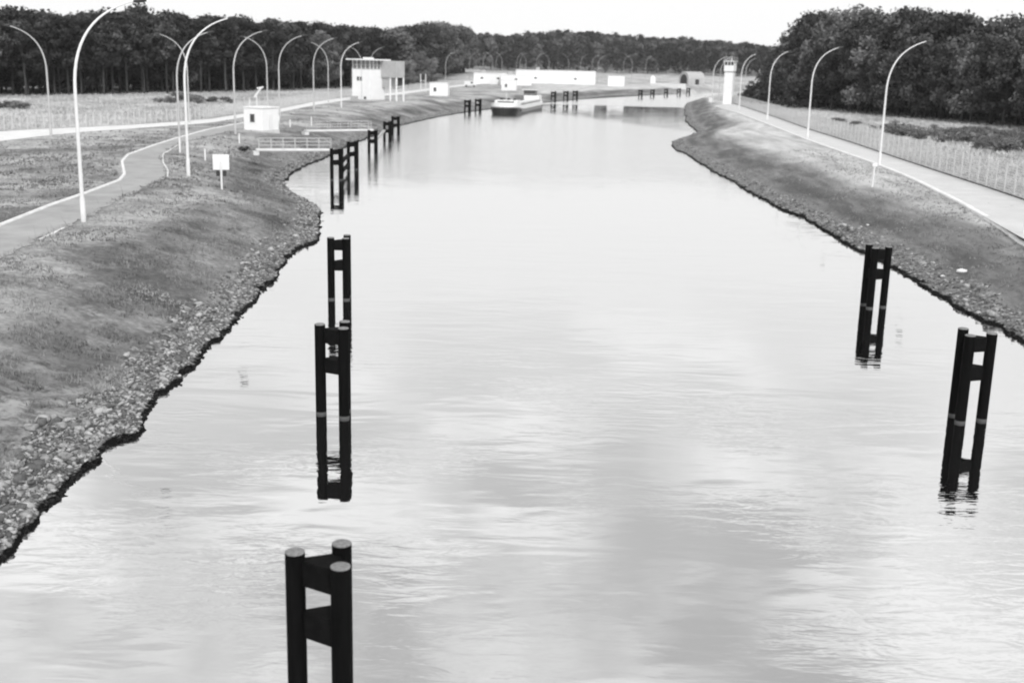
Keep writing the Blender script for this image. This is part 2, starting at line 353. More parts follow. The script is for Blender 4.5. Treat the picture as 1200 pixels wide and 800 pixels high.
# wood edges
wl = [(-150,115),(0,113),(100,112.5),(200,110.5),(290,108),(350,106),(470,101),(520,93.5),(556,89)]
wr = [(895,117),(925,124),(1000,132.5),(1060,139),(1100,142.5),(1200,152),(1330,164)]
WL = [at(*q, ZP) for q in wl]; WR = [at(*q, ZP) for q in wr]
HEDGE = [(-150, 860), (-60, 850), (20, 850), (120, 860), (230, 860), (330, 820)]
def hill(x, y): return 2.0*sstep(430, 700, y)+15*sstep(820, 1050, y)*(0.65+0.35*sstep(260, -60, x))
def height(x, y, d=None):
    x = np.asarray(x, float); y = np.asarray(y, float)
    if d is None: d = poly_sd(x, y)
    # ragged edge of dumped stone
    near = sstep(300, 60, y)
    dj = d + near*(0.42*vnoise(x/1.7, y/1.7, 1)+0.34*vnoise(x/0.6, y/0.6, 2)+0.22*vnoise(x/0.27, y/0.27, 3)) + 1.0*vnoise(x/6, y/6, 4)*sstep(40, 120, y)*0.6
    z = np.interp(dj, [-12, -4, -0.6, 0, 0.18, 0.6, 2.2, 6.0, 9.5, 12], [-3, -2, -0.6, -0.02, 0.16, 0.30, 0.78, 1.85, 2.40, ZP])
    flat = np.minimum.reduce([line_dist(x, y, PLw), line_dist(x, y, PRw), line_dist(x, y, SLO), line_dist(x, y, SHI), line_dist(x, y, RKw), line_dist(x, y, RFw)])
    nz = (0.30*vnoise(x/7, y/7, 5)+0.16*vnoise(x/2.3, y/2.3, 6))*sstep(0.8, 4, d)*sstep(1.0, 5, flat)
    nz += (0.07*vnoise(x/0.8, y/0.8, 7)+0.05*vnoise(x/0.35, y/0.35, 8))*sstep(0.0, 0.5, d)*sstep(0.8, 2.5, flat)*sstep(200, 60, y)
    nz += 0.35*vnoise(x/0.33, y/0.4, 9)*sstep(0.0, 0.3, d)*sstep(2.8, 1.2, d)*sstep(140, 50, y)*0.5
    z = z+nz
    return z+hill(x, y)
def hz(x, y): return float(height(np.array([x]), np.array([y]))[0])
def gp(px, py, z=ZP):
    for _ in range(14):
        x, y = at(px, py, z); z = 0.5*(z+min(max(hz(x, y), 0.3 if y < 200 else 2.2), 6))
    z = hz(x, y) if y < 200 else z
    return Vector((x, y, z))

# ------------------------------------------------------------------ ground sheet
ys = [-60.0]
while ys[-1] < 6500:
    y = ys[-1]; ys.append(y + (0.0042*max(y, 20)+0.02 if 8 < y < 420 else (1.5 if y < 8 else 0.012*y)))
ys = np.array(ys)
u = np.concatenate([-np.geomspace(6, 0.66, 26)[:-1], np.linspace(-0.66, 0.66, 820), np.geomspace(0.66, 6, 26)[1:]])
YY, UU = np.meshgrid(ys, u, indexing='ij'); XX = UU*(np.maximum(YY, 0)+22)
nx = len(u); ny = len(ys)
xf, yf = XX.ravel(), YY.ravel(); df = poly_sd(xf, yf); zf = height(xf, yf, df)
def side_of(x, y, pts):   # + left of the polyline direction (nearest segment)
    best = np.full(x.shape, 1e18); s = np.zeros(x.shape)
    for (ax, ay), (bx_, by) in zip(pts[:-1], pts[1:]):
        ex, ey = bx_-ax, by-ay; tt = np.clip(((x-ax)*ex+(y-ay)*ey)/(ex*ex+ey*ey), 0, 1)
        q = (x-ax-tt*ex)**2+(y-ay-tt*ey)**2; cr = ex*(y-ay)-ey*(x-ax); k = q < best
        best = np.where(k, q, best); s = np.where(k, cr, s)
    return np.sign(s)*np.sqrt(best)
fl = sstep(-0.5, 3, side_of(xf, yf, SHI))*sstep(-16, -20, xf)
fr = sstep(-0.5, 2, side_of(xf, yf, RFw[::-1])*-1)*sstep(10, 14, xf)
fieldv = np.clip(np.maximum(np.maximum(fl, fr), sstep(470, 560, yf)), 0, 1)
idx = np.arange(ny*nx).reshape(ny, nx)
Fq = np.stack([idx[:-1, :-1], idx[:-1, 1:], idx[1:, 1:], idx[1:, :-1]], -1).reshape(-1, 4)
me = npmesh('ground', np.stack([xf, yf, zf], 1), Fq, [M['ground']], smooth=True)
a = me.attributes.new('shore', 'FLOAT', 'POINT'); a.data.foreach_set('value', df.astype(np.float32))
a = me.attributes.new('field', 'FLOAT', 'POINT'); a.data.foreach_set('value', fieldv.astype(np.float32))
def bareness(x, y):
  b = np.zeros(len(x))
  for px_, py_, r_ in ((20, 425, 2.6), (45, 395, 1.3), (110, 345, 0.8), (5, 455, 1.6), (60, 440, 0.9)):
    bx0_, by0_ = at(px_, py_, 2.2); dd_ = np.hypot(x-bx0_, (y-by0_)/1.3)
    b = np.maximum(b, np.clip(1.15-dd_/r_+1.1*vnoise(x/0.8, y/0.8, 31)+0.8*vnoise(x/0.3, y/0.3, 32), 0, 1)*0.85)
  return b
bare = bareness(xf, yf)
a = me.attributes.new('bare', 'FLOAT', 'POINT'); a.data.foreach_set('value', bare.astype(np.float32))
tag(link('ground', me), kind='structure')
wb = MB(); wb.add([(-90, -60, 0), (140, -60, 0), (330, 640, 0), (-60, 640, 0)], [(0, 1, 2, 3)])
tag(wb.build('water', M['water']), kind='structure')

def resample(pts, n):
    P = np.array(pts); s = np.r_[0, np.cumsum(np.hypot(*np.diff(P, axis=0).T))]
    q = np.linspace(0, s[-1], n); return np.stack([np.interp(q, s, P[:, 0]), np.interp(q, s, P[:, 1])], 1)
def ribbon(name, A, B, mt, dz, n=240, across=6, rag=0.0):
    A = resample(A, n); B = resample(B, n); V = []
    if rag:
        B = resample(B, n); B = B+np.c_[rag*2*vnoise(B[:, 0]/1.1, B[:, 1]/1.1, 41)+rag*vnoise(B[:, 0]/.4, B[:, 1]/.4, 42), np.zeros(n)]
    for k in range(across+1):
        q = A+(B-A)*k/across; zz = height(q[:, 0], q[:, 1]); V.append(np.c_[q, np.maximum(zz, ZP+hill(q[:, 0], q[:, 1])-0.1)+dz])
    V = np.concatenate(V); f = [(k*n+i, k*n+i+1, (k+1)*n+i+1, (k+1)*n+i) for k in range(across) for i in range(n-1)]
    me = npmesh(name, V, f, [mt], smooth=True)
    me.flip_normals() if me.polygons[0].normal.z < 0 else None
    return tag(link(name, me), kind='structure')
ribbon('path', PLw, PRw, M['asphalt'], 0.035, 700, 6, 0.28)
ribbon('service_road', SLO, SHI, M['pale_road'], 0.035)
def offset(pts, d):
    P = np.array(pts); T = np.gradient(P, axis=0); T /= np.linalg.norm(T, axis=1)[:, None]
    return P+np.c_[-T[:, 1], T[:, 0]]*d
ribbon('road', offset(RKw, -0.25), offset(RFw, 0.5), M['service'], 0.035)
def kerb(name, pts, wd, hgt, mt, n=260):
    P = resample(pts, n); a_ = offset(P, wd/2); b_ = offset(P, -wd/2); V = []; f = []
    z = height(P[:, 0], P[:, 1])
    for i in range(n):
        V += [(a_[i][0], a_[i][1], z[i]-0.1), (a_[i][0], a_[i][1], z[i]+hgt), (b_[i][0], b_[i][1], z[i]+hgt), (b_[i][0], b_[i][1], z[i]-0.1)]
    for i in range(n-1):
        for k in range(3): f.append((4*i+k, 4*i+k+1, 4*i+4+k+1, 4*i+4+k))
    me = npmesh(name, V, f, [mt]); return tag(link(name, me), kind='structure')
kerb('kerb', PLw, 0.22, 0.13, M['kerb'])
kerb('kerb', PRw[2:4], 0.10, 0.05, M['kerb'], 40)
kerb('kerb', PRw[6:11], 0.10, 0.07, M['kerb'], 80)
kerb('kerb', RKw, 0.48, 0.13, M['kerb'])

# ------------------------------------------------------------------ rip-rap and grass (uncountable)
def scatter(n, ymin, ymax, dmin, dmax, seed, xlim=0.62):
    rg = np.random.default_rng(seed); out = []; tot = 0
    while tot < n:
        y = ymin*np.exp(rg.random(60000)*math.log(ymax/ymin)); x = (rg.random(60000)*2-1)*xlim*(y+4)
        d = poly_sd(x, y); k = (d > dmin) & (d < dmax); out.append(np.c_[x, y, d][k]); tot += k.sum()
    return np.concatenate(out)[:n]
ico_v = []; 
t_ = (1+5**.5)/2
ico_v = np.array([(-1,t_,0),(1,t_,0),(-1,-t_,0),(1,-t_,0),(0,-1,t_),(0,1,t_),(0,-1,-t_),(0,1,-t_),(t_,0,-1),(t_,0,1),(-t_,0,-1),(-t_,0,1)])/1.9
ico_f = np.array([(0,11,5),(0,5,1),(0,1,7),(0,7,10),(0,10,11),(1,5,9),(5,11,4),(11,10,2),(10,7,6),(7,1,8),(3,9,4),(3,4,2),(3,2,6),(3,6,8),(3,8,9),(4,9,5),(2,4,11),(6,2,10),(8,6,7),(9,8,1)])
def stones(name, S, smin, smax, mt, seed, lift=0.2):
    rg = np.random.default_rng(seed); n = len(S); z = height(S[:, 0], S[:, 1])
    sz = smin+(smax-smin)*rg.random(n)**2.5
    V = np.repeat(ico_v[None], n, 0)*(1+0.9*(rg.random((n, 12, 1))-0.5))
    V *= (sz[:, None]*0.5)[:, :, None]*np.stack([0.8+0.6*rg.random(n), 0.7+0.5*rg.random(n), 0.45+0.35*rg.random(n)], 1)[:, None, :]
    an = rg.random(n)*6.28; c, s_ = np.cos(an)[:, None], np.sin(an)[:, None]
    X = V[:, :, 0]*c-V[:, :, 1]*s_; Y = V[:, :, 0]*s_+V[:, :, 1]*c
    tl = (rg.random(n)-0.5)[:, None]*0.9; Z = V[:, :, 2]+X*tl
    P = np.stack([X+S[:, 0, None], Y+S[:, 1, None], Z+(z+sz*lift*0.5)[:, None]], -1).reshape(-1, 3)
    Fc = (ico_f[None]+(np.arange(n)*12)[:, None, None]).reshape(-1, 3)
    return npmesh(name, P, Fc, mt, np.repeat(rg.choice([0, 1, 2], n, p=[.42, .36, .22]), 20))
S = scatter(42000, 16, 110, -0.12, 3.0, 1); S = S[(S[:, 0] < 0) | (np.random.default_rng(4).random(len(S)) < 0.4)]
keep = S[:, 2] < 1.7+1.6*vnoise(S[:, 0]/1.5, S[:, 1]/1.5, 21)+0.5*vnoise(S[:, 0]/.5, S[:, 1]/.5, 22); S = S[keep]
tag(link('bank_stones', stones('bank_stones', S, 0.035, 0.21, [M['stone'], M['stone_dark'], M['stone_pale']], 5)), 'rough pale stones dumped along both water edges of the canal bank', 'stones', kind='stuff')
S = scatter(5000, 80, 330, -0.2, 1.6, 2); S = S[(S[:, 0] < 0) | (np.random.default_rng(4).random(len(S)) < 0.4)]
tag(link('bank_stones', stones('bank_stones', S, 0.12, 0.38, [M['stone'], M['stone_dark'], M['stone']], 6)), 'small dark stones lining the distant canal edges', 'stones', kind='stuff')
S = scatter(520, 16, 90, 0.0, 2.2, 9)
tag(link('bank_stones', stones('bank_stones', S, 0.26, 0.58, [M['stone'], M['stone_dark'], M['stone_pale']], 17, 0.0)), 'larger rough blocks lying among the small bank stones', 'stones', kind='stuff')
def tufts(name, S, hmin, hmax, mt, seed, blades=4, wd=0.02):
    rg = np.random.default_rng(seed); n = len(S); z = height(S[:, 0], S[:, 1]); V = []; 
    for b in range(blades):
        an = rg.random(n)*6.28; h = hmin+(hmax-hmin)*rg.random(n)**1.5; ln = h*(0.25+0.7*rg.random(n)); wdt = wd*(0.6+rg.random(n))
        ox, oy = (rg.random(n)-.5)*h, (rg.random(n)-.5)*h; dx, dy = np.cos(an), np.sin(an); bx0, by0 = S[:, 0]+ox, S[:, 1]+oy
        a1 = np.stack([bx0-dy*wdt, by0+dx*wdt, z-0.03], -1); a2 = np.stack([bx0+dy*wdt, by0-dx*wdt, z-0.03], -1); tp = np.stack([bx0+dx*ln, by0+dy*ln, z+h*0.85], -1)
        V.append(np.stack([a1, a2, tp], 1))
    V = np.concatenate(V).reshape(-1, 3); return npmesh(name, V, np.arange(len(V)).reshape(-1, 3), [mt])
def off_road(S, g=0.3):
    x, y = S[:, 0], S[:, 1]
    a1 = side_of(x, y, PLw) < g; b1 = side_of(x, y, PRw) > 0.35; k = ~(a1 & b1 & (x < 0))
    a2 = side_of(x, y, SHI) < g; b2 = side_of(x, y, SLO) > -g; k &= ~(a2 & b2 & (x < 0))
    a3 = side_of(x, y, RKw) > -g; b3 = side_of(x, y, RFw) < g; k &= ~(a3 & b3 & (x > 0))
    # path ribbon is thin: use plain distance as well
    k &= (line_dist(x, y, PLw) > g) & (line_dist(x, y, RKw) > g)
    return S[k]
S = off_road(scatter(95000, 20, 140, 1.2, 60, 11)); S = S[bareness(S[:, 0], S[:, 1]) < 0.25+0.5*np.random.default_rng(8).random(len(S))]
S = S[vnoise(S[:, 0]/1.6, S[:, 1]/1.6, 46)+0.7*vnoise(S[:, 0]/0.5, S[:, 1]/0.5, 47) > -0.22]
tag(link('grass', tufts('grass', S, 0.06, 0.22, M['tuft'], 12, 4, 0.016)), 'short rough grass covering the canal banks', 'grass', kind='stuff')
S = off_road(scatter(30000, 75, 240, 2.4, 45, 15)); S = S[vnoise(S[:, 0]/2.5, S[:, 1]/2.5, 44)+0.6*vnoise(S[:, 0]/0.7, S[:, 1]/0.7, 45) > 0.12]; S = S[~((side_of(S[:, 0], S[:, 1], SLO) > -.5)) & (S[:, 0] < 0)]
tag(link('grass', tufts('grass', S, 0.08, 0.30, M['scrub'], 16, 4, 0.04)), 'darker uneven clumps of grass on the flat ground beside the path', 'grass', kind='stuff')
S = scatter(60000, 90, 330, 12, 150, 13, 0.75)
sel = (side_of(S[:, 0], S[:, 1], SHI) > 2)*(S[:, 0] < -16) | (side_of(S[:, 0], S[:, 1], RFw) > 1.2)*(S[:, 0] > 10)
S = S[sel]
tag(link('dry_grass', tufts('dry_grass', S, 0.12, 0.55, M['straw'], 14, 4, 0.06)), 'pale dry tall grass in the strips between the fences and the woods', 'grass', kind='stuff')

# ------------------------------------------------------------------ trees
def leaf_quads(cent, rad, n, size, rg, flat=0.75):
    k = len(cent); ci = np.repeat(np.arange(k), n); v = rg.normal(size=(k*n, 3)); v /= np.linalg.norm(v, axis=1)[:, None]
    r_ = rg.random(k*n)**0.36*np.where(rg.random(k*n) < .14, 1.35, 1.0); p = cent[ci]+v*(r_*rad[ci])[:, None]*np.array([1, 1, flat])
    nn = v+0.55*rg.normal(size=(k*n, 3)); nn /= np.linalg.norm(nn, axis=1)[:, None]
    a_ = np.cross(nn, rg.normal(size=(k*n, 3))); a_ /= np.linalg.norm(a_, axis=1)[:, None]; b_ = np.cross(nn, a_)
    s_ = (size*(0.6+0.8*rg.random(k*n)))[:, None]
    V = np.stack([p-a_*s_-b_*s_*.6, p+a_*s_-b_*s_*.6, p+a_*s_*.8+b_*s_*.6, p-a_*s_*.8+b_*s_*.6], 1).reshape(-1, 3)
    return V, np.arange(len(V)).reshape(-1, 4), ci
def crown_mesh(name, kind, H, rg, K=34, n=80, size=0.26, kw_tone=0):
    cs = []; rs = []
    for i in range(K):
        an = rg.random()*6.283
        if kind == 'pine':
            zt = 0.42+0.56*rg.random()**0.8; rr = (0.20*(1.05-zt)**0.5)*H*(0.35+0.75*rg.random()); rad = H*(0.055+0.05*rg.random())
        elif kind == 'bush':
            zt = 0.15+0.75*rg.random(); rr = 0.75*H*math.sqrt(max(0.05, 1-zt**2))*rg.random()**0.5; rad = H*(0.20+0.12*rg.random())
        else:
            zt = 0.16+0.80*rg.random(); e = math.sin(math.pi*min(1, (zt+0.12)/1.12))**0.6; rr = 0.25*H*e*(0.3+0.8*rg.random()**0.6); rad = H*(0.075+0.06*rg.random())
        cs.append((math.cos(an)*rr, math.sin(an)*rr, zt*H)); rs.append(rad)
    V, Fc, ci = leaf_quads(np.array(cs), np.array(rs), n, size, rg)
    pal = rg.choice([0, 0, 1], K) if kind == 'pine' else np.clip(int(kw_tone)+rg.choice([0, 0, 1], K), 0, 2)
    return npmesh(name, V, Fc, [M['leaf_dark'], M['leaf_mid'], M['leaf_light']], pal[ci]), np.array(cs)
def trunk_mesh(H, cs, rg, kind):
    b = MB(); lean = [(rg.normal()*0.01*H, rg.normal()*0.01*H) for _ in range(6)]
    pts = [(lean[i][0]*i/3, lean[i][1]*i/3, H*0.93*i/5-(0.3 if i == 0 else 0)) for i in range(6)]
    r0 = H*0.013 if kind == 'pine' else H*0.017
    b.tube(pts, [r0*1.2, r0*.95, r0*.8, r0*.62, r0*.4, r0*.12], 7)
    for q in cs[::3]:
        zb = max(H*0.12, q[2]*0.78-H*0.03); tt = zb/(H*0.93)*5; i = min(int(tt), 4); a_ = Vector(pts[i]).lerp(Vector(pts[i+1]), tt-i)
        b.tube([a_, a_.lerp(Vector(q), .55)+Vector((0, 0, -.02*H)), q], [r0*.35, r0*.2, r0*.06], 5, False)
    return b.mesh('trunk', M['bark'], True)
def tree_proto(kind, H, seed, **kw):
    rg = np.random.default_rng(seed); cm, cs = crown_mesh('crown', kind, H, rg, **kw); return trunk_mesh(H, cs, rg, kind), cm
PINES = [tree_proto('pine', 18, 20+i, K=36, n=75, size=0.27) for i in range(4)]
LEAFY = [tree_proto('leafy', 18, 40+i, K=46, n=110, size=0.25, kw_tone=(0, 1, 0, 1, 2, 0, 1)[i]) for i in range(7)]
BUSH = [tree_proto('bush', 3.0, 60+i, K=16, n=50, size=0.14) for i in range(3)]
SCRUB = []
for tm_, cm_ in BUSH:
    c2 = cm_.copy(); c2.materials.clear(); [c2.materials.append(M[k_]) for k_ in ('scrub', 'scrub', 'straw')]; SCRUB.append((tm_, c2))
def plant_tree(name, protos, x, y, h, base_h, label, cat, group, rg, wide=1.0, z=None):
    tm, cm = protos[int(rg.integers(len(protos)))]
    e = empty(name, (x, y, hz(x, y)-0.1 if z is None else z), label, cat, group, rg.random()*6.28); s_ = h/base_h
    e.scale = (s_*wide, s_*wide, s_); link('trunk', tm, e); link('crown', cm, e); return e
rg = np.random.default_rng(99)
# left wood, front rows: tops follow the photographed skyline
tops_l = [(-150,14),(0,14),(40,11),(80,19),(120,16),(170,9),(210,21),(260,20),(300,24),(350,28),(380,30),(420,33),(455,37),(490,30),(530,34),(560,40)]
def skyline(tops, x, y):
    v = Vector((x, y, 3))-Vector((0, 0, CAM_H)); px = 600+F*v.dot(_r)/v.dot(_f)
    return px, np.interp(px, [q[0] for q in tops], [q[1] for q in tops])
def top_height(x, y, py, px):
    d = ray(px, py); return CAM_H+d.z*(y/d.y)
def rows(edge, outward, tops, nrow, step, drow, name, protos, lab, cat, grp, jit=0.13, wide=1.0, first=1.0):
    E = resample(edge, 400); s = np.r_[0, np.cumsum(np.hypot(*np.diff(E, axis=0).T))]; T = np.gradient(E, axis=0); T /= np.linalg.norm(T, axis=1)[:, None]
    Nn = np.c_[-T[:, 1], T[:, 0]]*outward; k = 0
    for r_ in range(nrow):
        q = rg.random()*step
        while q < s[-1]:
            i = int(np.interp(q, s, np.arange(400))); x, y = E[i]+Nn[i]*(r_*drow+1.5+rg.random()*drow*0.7)
            px, py = skyline(tops, x, y); hgt = (top_height(x, y, py, px)-ZP)*(0.945-jit+1.7*jit*rg.random()) * (first if r_ == 0 else 1)
            plant_tree(name, protos, x, y, max(6, hgt), 18, lab, cat, grp, rg, wide*(0.9+0.3*rg.random())); k += 1
            q += step*(0.7+0.6*rg.random())*(1+0.0012*max(0, y-250))
    return k
k1 = rows(WL[:7], 1, tops_l, 2, 4.6, 5.0, 'pine_tree', PINES+PINES+LEAFY[:2], 'tall dark pine among the front rows of the wood behind the left fence', 'pine tree', 'pines along the edge of the left wood')
k1b = rows(WL[6:], 1, tops_l, 2, 9, 7.0, 'broadleaf_tree', LEAFY, 'rounded dark tree at the edge of the wood beyond the control tower', 'tree', 'trees beyond the control tower', wide=1.25)
tops_r = [(880,52),(905,46),(918,36),(932,22),(945,13),(965,22),(975,18),(1005,13),(1030,24),(1042,16),(1075,14),(1100,20),(1120,17),(1150,26),(1165,13),(1180,25),(1200,14),(1330,12)]
k2 = rows(WR, 1, tops_r, 2, 5.2, 6.5, 'broadleaf_tree', LEAFY, 'full leafy tree among the front rows of the wood behind the right fence', 'tree', 'trees along the edge of the right wood', jit=0.15, wide=1.05, first=0.80)
print('front trees', k1, k1b, k2)
# the depth of the woods as one mass each
def mass(name, pts, mt, K, n, size, lab, seed, kind='leafy'):
    rgm = np.random.default_rng(seed); Vs = []; Fs = []; Ms = []; nv = 0; vars_ = []
    for q in range(4):
        cs = []; rs = []
        for i in range(K):
            an = rgm.random()*6.283; zt = 0.12+0.86*rgm.random(); e = math.sin(math.pi*min(1, (zt+0.15)/1.15))**0.5
            rr = 0.24*e*(0.2+0.85*rgm.random()**0.6); cs.append((math.cos(an)*rr, math.sin(an)*rr, zt)); rs.append(0.08+0.07*rgm.random())
        V, Fc, ci = leaf_quads(np.array(cs), np.array(rs), n, size, rgm); vars_.append((V, Fc, (rgm.random(K) < .3).astype(int)[ci]))
        # trunk as a slim tapered post
    tb = MB(); tb.tube([(0, 0, 0), (0.004, 0, .45), (0, .004, .9)], [.014, .010, .003], 5)
    tv = np.array(tb.v); tf = np.array([f for f in tb.f if len(f) == 4])
    for (x, y, z, h) in pts:
        V, Fc, mi = vars_[int(rgm.integers(4))]; an = rgm.random()*6.28; c, s_ = math.cos(an), math.sin(an); wd = 0.85+0.35*rgm.random()
        tone = int(rgm.choice([0, 1, 2], p=[.45, .37, .18])); mi = np.clip(tone+mi, 0, 2)
        for VV, FF, MM in ((V, Fc, mi), (tv, tf, np.full(len(tf), 3))):
            P = np.stack([(VV[:, 0]*c-VV[:, 1]*s_)*h*wd+x, (VV[:, 0]*s_+VV[:, 1]*c)*h*wd+y, VV[:, 2]*h+z], 1)
            Vs.append(P); Fs.append(FF+nv); Ms.append(MM); nv += len(P)
    me = npmesh(name, np.concatenate(Vs), np.concatenate(Fs), mt+[M['bark']], np.concatenate(Ms))
    return tag(link(name, me), lab, 'wood', kind='stuff')
def back_pts(edge, outward, tops, r0, nrow, step, drow, jit=.13):
    E = resample(edge, 400); s = np.r_[0, np.cumsum(np.hypot(*np.diff(E, axis=0).T))]; T = np.gradient(E, axis=0); T /= np.linalg.norm(T, axis=1)[:, None]
    Nn = np.c_[-T[:, 1], T[:, 0]]*outward; o = []
    for r_ in range(nrow):
        q = rg.random()*step
        while q < s[-1]:
            i = int(np.interp(q, s, np.arange(400))); x, y = E[i]+Nn[i]*(r0+r_*drow+rg.random()*drow*0.8)
            px, py = skyline(tops, x, y); o.append((x, y, ZP-.2, (top_height(x, y, py, px)-ZP)*(0.925-jit+1.6*jit*rg.random()))); q += step*(0.7+0.6*rg.random())
    return o
mass('wood', back_pts(WL[:7], 1, tops_l, 12, 5, 4.6, 6), [M['leaf_dark'], M['leaf_mid'], M['leaf_mid']], 40, 34, 0.021, 'dense dark mass of wood filling the depth behind the left pines', 5)
mass('wood', back_pts(WL[6:]+[(-75, 860)], 1, tops_l+[(600,41),(640,36)], 14, 4, 9, 9), [M['leaf_dark'], M['leaf_mid'], M['leaf_light']], 36, 30, 0.024, 'dark mass of wood beyond the control tower', 8)
mass('wood', back_pts(WR, 1, tops_r, 13, 4, 5.5, 7), [M['leaf_dark'], M['leaf_mid'], M['leaf_mid']], 40, 34, 0.021, 'dense dark mass of wood filling the depth behind the right fence trees', 6)
tops_f = [(380,40),(480,38),(560,38),(600,41),(622,36),(650,33),(700,34),(735,40),(760,42),(800,43),(830,46),(870,50),(905,54),(960,60),(1050,64)]
fp = []
for r_ in range(9):
    yy = 850+r_*24
    x = -175.0
    while x < 330:
        y_ = yy+rg.random()*16; px, py = skyline(tops_f, x, y_); zt = top_height(x, y_, py, px); zb = hz(x, y_)
        hh = 17+5*rg.random()
        zt2 = min(zb+hh, zt-2.2+4.2*(rg.random()-0.4))
        fp.append((x, y_, min(zb, zt2-hh), hh)); x += 7.5*(0.7+0.6*rg.random())
mass('wood', fp, [M['leaf_dark'], M['leaf_far'], M['leaf_light']], 34, 26, 0.028, 'distant wood on the rise that closes the view beyond the basin', 7)
# single shrubs
def shrub(px, py, h, lab, wide=1.0, grp=None, nm='shrub'):
    p = gp(px, py); return plant_tree(nm, SCRUB if 'scrub' in lab else BUSH, p.x, p.y, h, 3.0, lab, 'shrub', grp, rg, wide, z=p.z-0.1*h)
for q, (px, py, h) in enumerate([(876,119,3.0),(886,119,5),(895,119,6.5),(906,121,7.5),(917,123,8.0),(930,126,7)]):
    shrub(px, py, h, 'dense dark bush in the mound at the left end of the right wood', 1.2, 'dark bushes at the end of the right wood')
for q in range(70):
    px = 1045+180*rg.random(); py = 154+ (px-1040)*0.10 + 22*(rg.random()-0.5)*(px-1000)/170
    shrub(px, py, 0.8+0.8*rg.random(), 'low dark scrub bush in the dry field behind the right fence', 1.7, 'scrub behind the right fence')
for q in range(10):
    px = 960+100*rg.random(); py = 141+(px-960)*0.13+4*(rg.random()-.5)
    shrub(px, py, 0.5+0.5*rg.random(), 'low dark scrub bush in the dry field behind the right fence', 1.7, 'scrub behind the right fence')
for q in range(12):
    shrub(180+85*rg.random(), 119+5*(rg.random()-0.5), 1.0+0.7*rg.random(), 'low scrub bush in the dry field behind the left fence', 1.7, 'scrub behind the left fence')
for q in range(6):
    shrub(-5+35*rg.random(), 126+5*(rg.random()-0.5), 0.8+0.7*rg.random(), 'low scrub bush in the dry field behind the left fence', 1.7, 'scrub behind the left fence')
for px, py, h, lab in [(286,178,0.7,'small dark bush on the slope right of the white sign board'),(462,90,5,'dark round bush behind the control tower stilts'),(880,100,2.0,'small dark bush standing alone left of the dark mound')]:
    shrub(px, py if py > 95 else 104, h, lab, 1.3)
for q, (px, py, h, wd) in enumerate([(478,104,9,1.0),(492,102,12,.9),(505,101,10,1.0)]):
    p = gp(px, py); plant_tree('pale_tree', LEAFY[4:5], p.x, p.y, h, 18, ['pale feathery young tree right of the control tower', 'taller pale young tree, second right of the control tower', 'pale young tree above the white hut, third right of the control tower'][q], 'tree', 'pale young trees', rg, wd*1.2)

# ------------------------------------------------------------------ mooring dolphins
PR = 0.185; TOP = 3.18
pm = MB(); pm.tube([(0, 0, -2.2), (0, 0, 0), (0, 0, TOP-0.03)], [PR*1.03, PR*1.01, PR], 18); pile_mesh = pm.mesh('pile', M['pile'], True)
cm_ = MB(); cm_.tube([(0, 0, TOP-0.035), (0, 0, TOP-0.01), (0, 0, TOP)], [PR*0.99, PR*0.985, PR*0.9], 18); cap_mesh = cm_.mesh('cap', M['pile_top'], True)
def dolphin(pts, label, group='mooring dolphins standing in the canal', s=1.0):
    cx = sum(p[0] for p in pts)/3; cy = sum(p[1] for p in pts)/3
    e = empty('mooring_dolphin', (cx, cy, 0), label, 'mooring dolphin', group)
    for k, p in enumerate(pts):
        dz = (0.0, -0.02, 0.03)[k]
        a_ = link('pile', pile_mesh, e, (p[0]-cx, p[1]-cy, dz)); a_.rotation_euler.z = k*1.3
        link('cap', cap_mesh, a_)
    q = [(p[0]-cx, p[1]-cy) for p in pts]
    for zt in (TOP-0.16, TOP-1.20):
        b = MB(); b.prism(q, zt-0.50, zt); o = b.build('brace', M['pile_plate'], e)
    return e
def tri(a_, b_, back=(0.03, 0.80)):
    return [a_, b_, (b_[0]+back[0], b_[1]+back[1])]
dolphin([at(345.5, 645, TOP), at(399, 661, TOP), at(400.5, 637, TOP)], 'nearest mooring dolphin, cut by the bottom edge, its three pile tops seen from above')
dolphin(tri(at(376.5, 484, 0), at(403.5, 489, 0), (-.07, .8)), 'second mooring dolphin on the left, overlapping the one behind it')
dolphin(tri(at(388.5, 350.5, 0), at(406, 351, 0), (-.05, 0.8)), 'third mooring dolphin on the left, standing behind the second with its reflection hidden')
dA = [at(389, 211, 0), at(399, 211, 0)]
dolphin(tri(dA[0], dA[1]), 'fourth left mooring dolphin, beside the end of the nearer footbridge')
dB = [at(408.5, 200, 0), at(417, 199, 0)]
dolphin(tri(dB[0], dB[1]), 'fifth left mooring dolphin, joined by beams to the one at the nearer footbridge')
dC = [at(432.5, 182, 0), at(440, 182, 0)]
dolphin(tri(dC[0], dC[1]), 'sixth left mooring dolphin, beside the end of the farther footbridge')
dD = [at(450.5, 168, 0), at(456.5, 168, 0)]
dolphin(tri(dD[0], dD[1]), 'seventh left mooring dolphin, joined by a beam to the one at the farther footbridge')
dolphin(tri(at(460, 160, 0), at(466.5, 160, 0)), 'eighth left mooring dolphin, last of the pairs by the footbridges')
dolphin([at(1150, 492, 0), at(1125, 494.5, 0), at(1117, 486, 0)], 'nearer mooring dolphin on the right, close to the right edge')
dolphin([at(1034.5, 359.5, 0), at(1019, 361, 0), at(1012, 356.5, 0)], 'farther mooring dolphin on the right, its top against the bank')
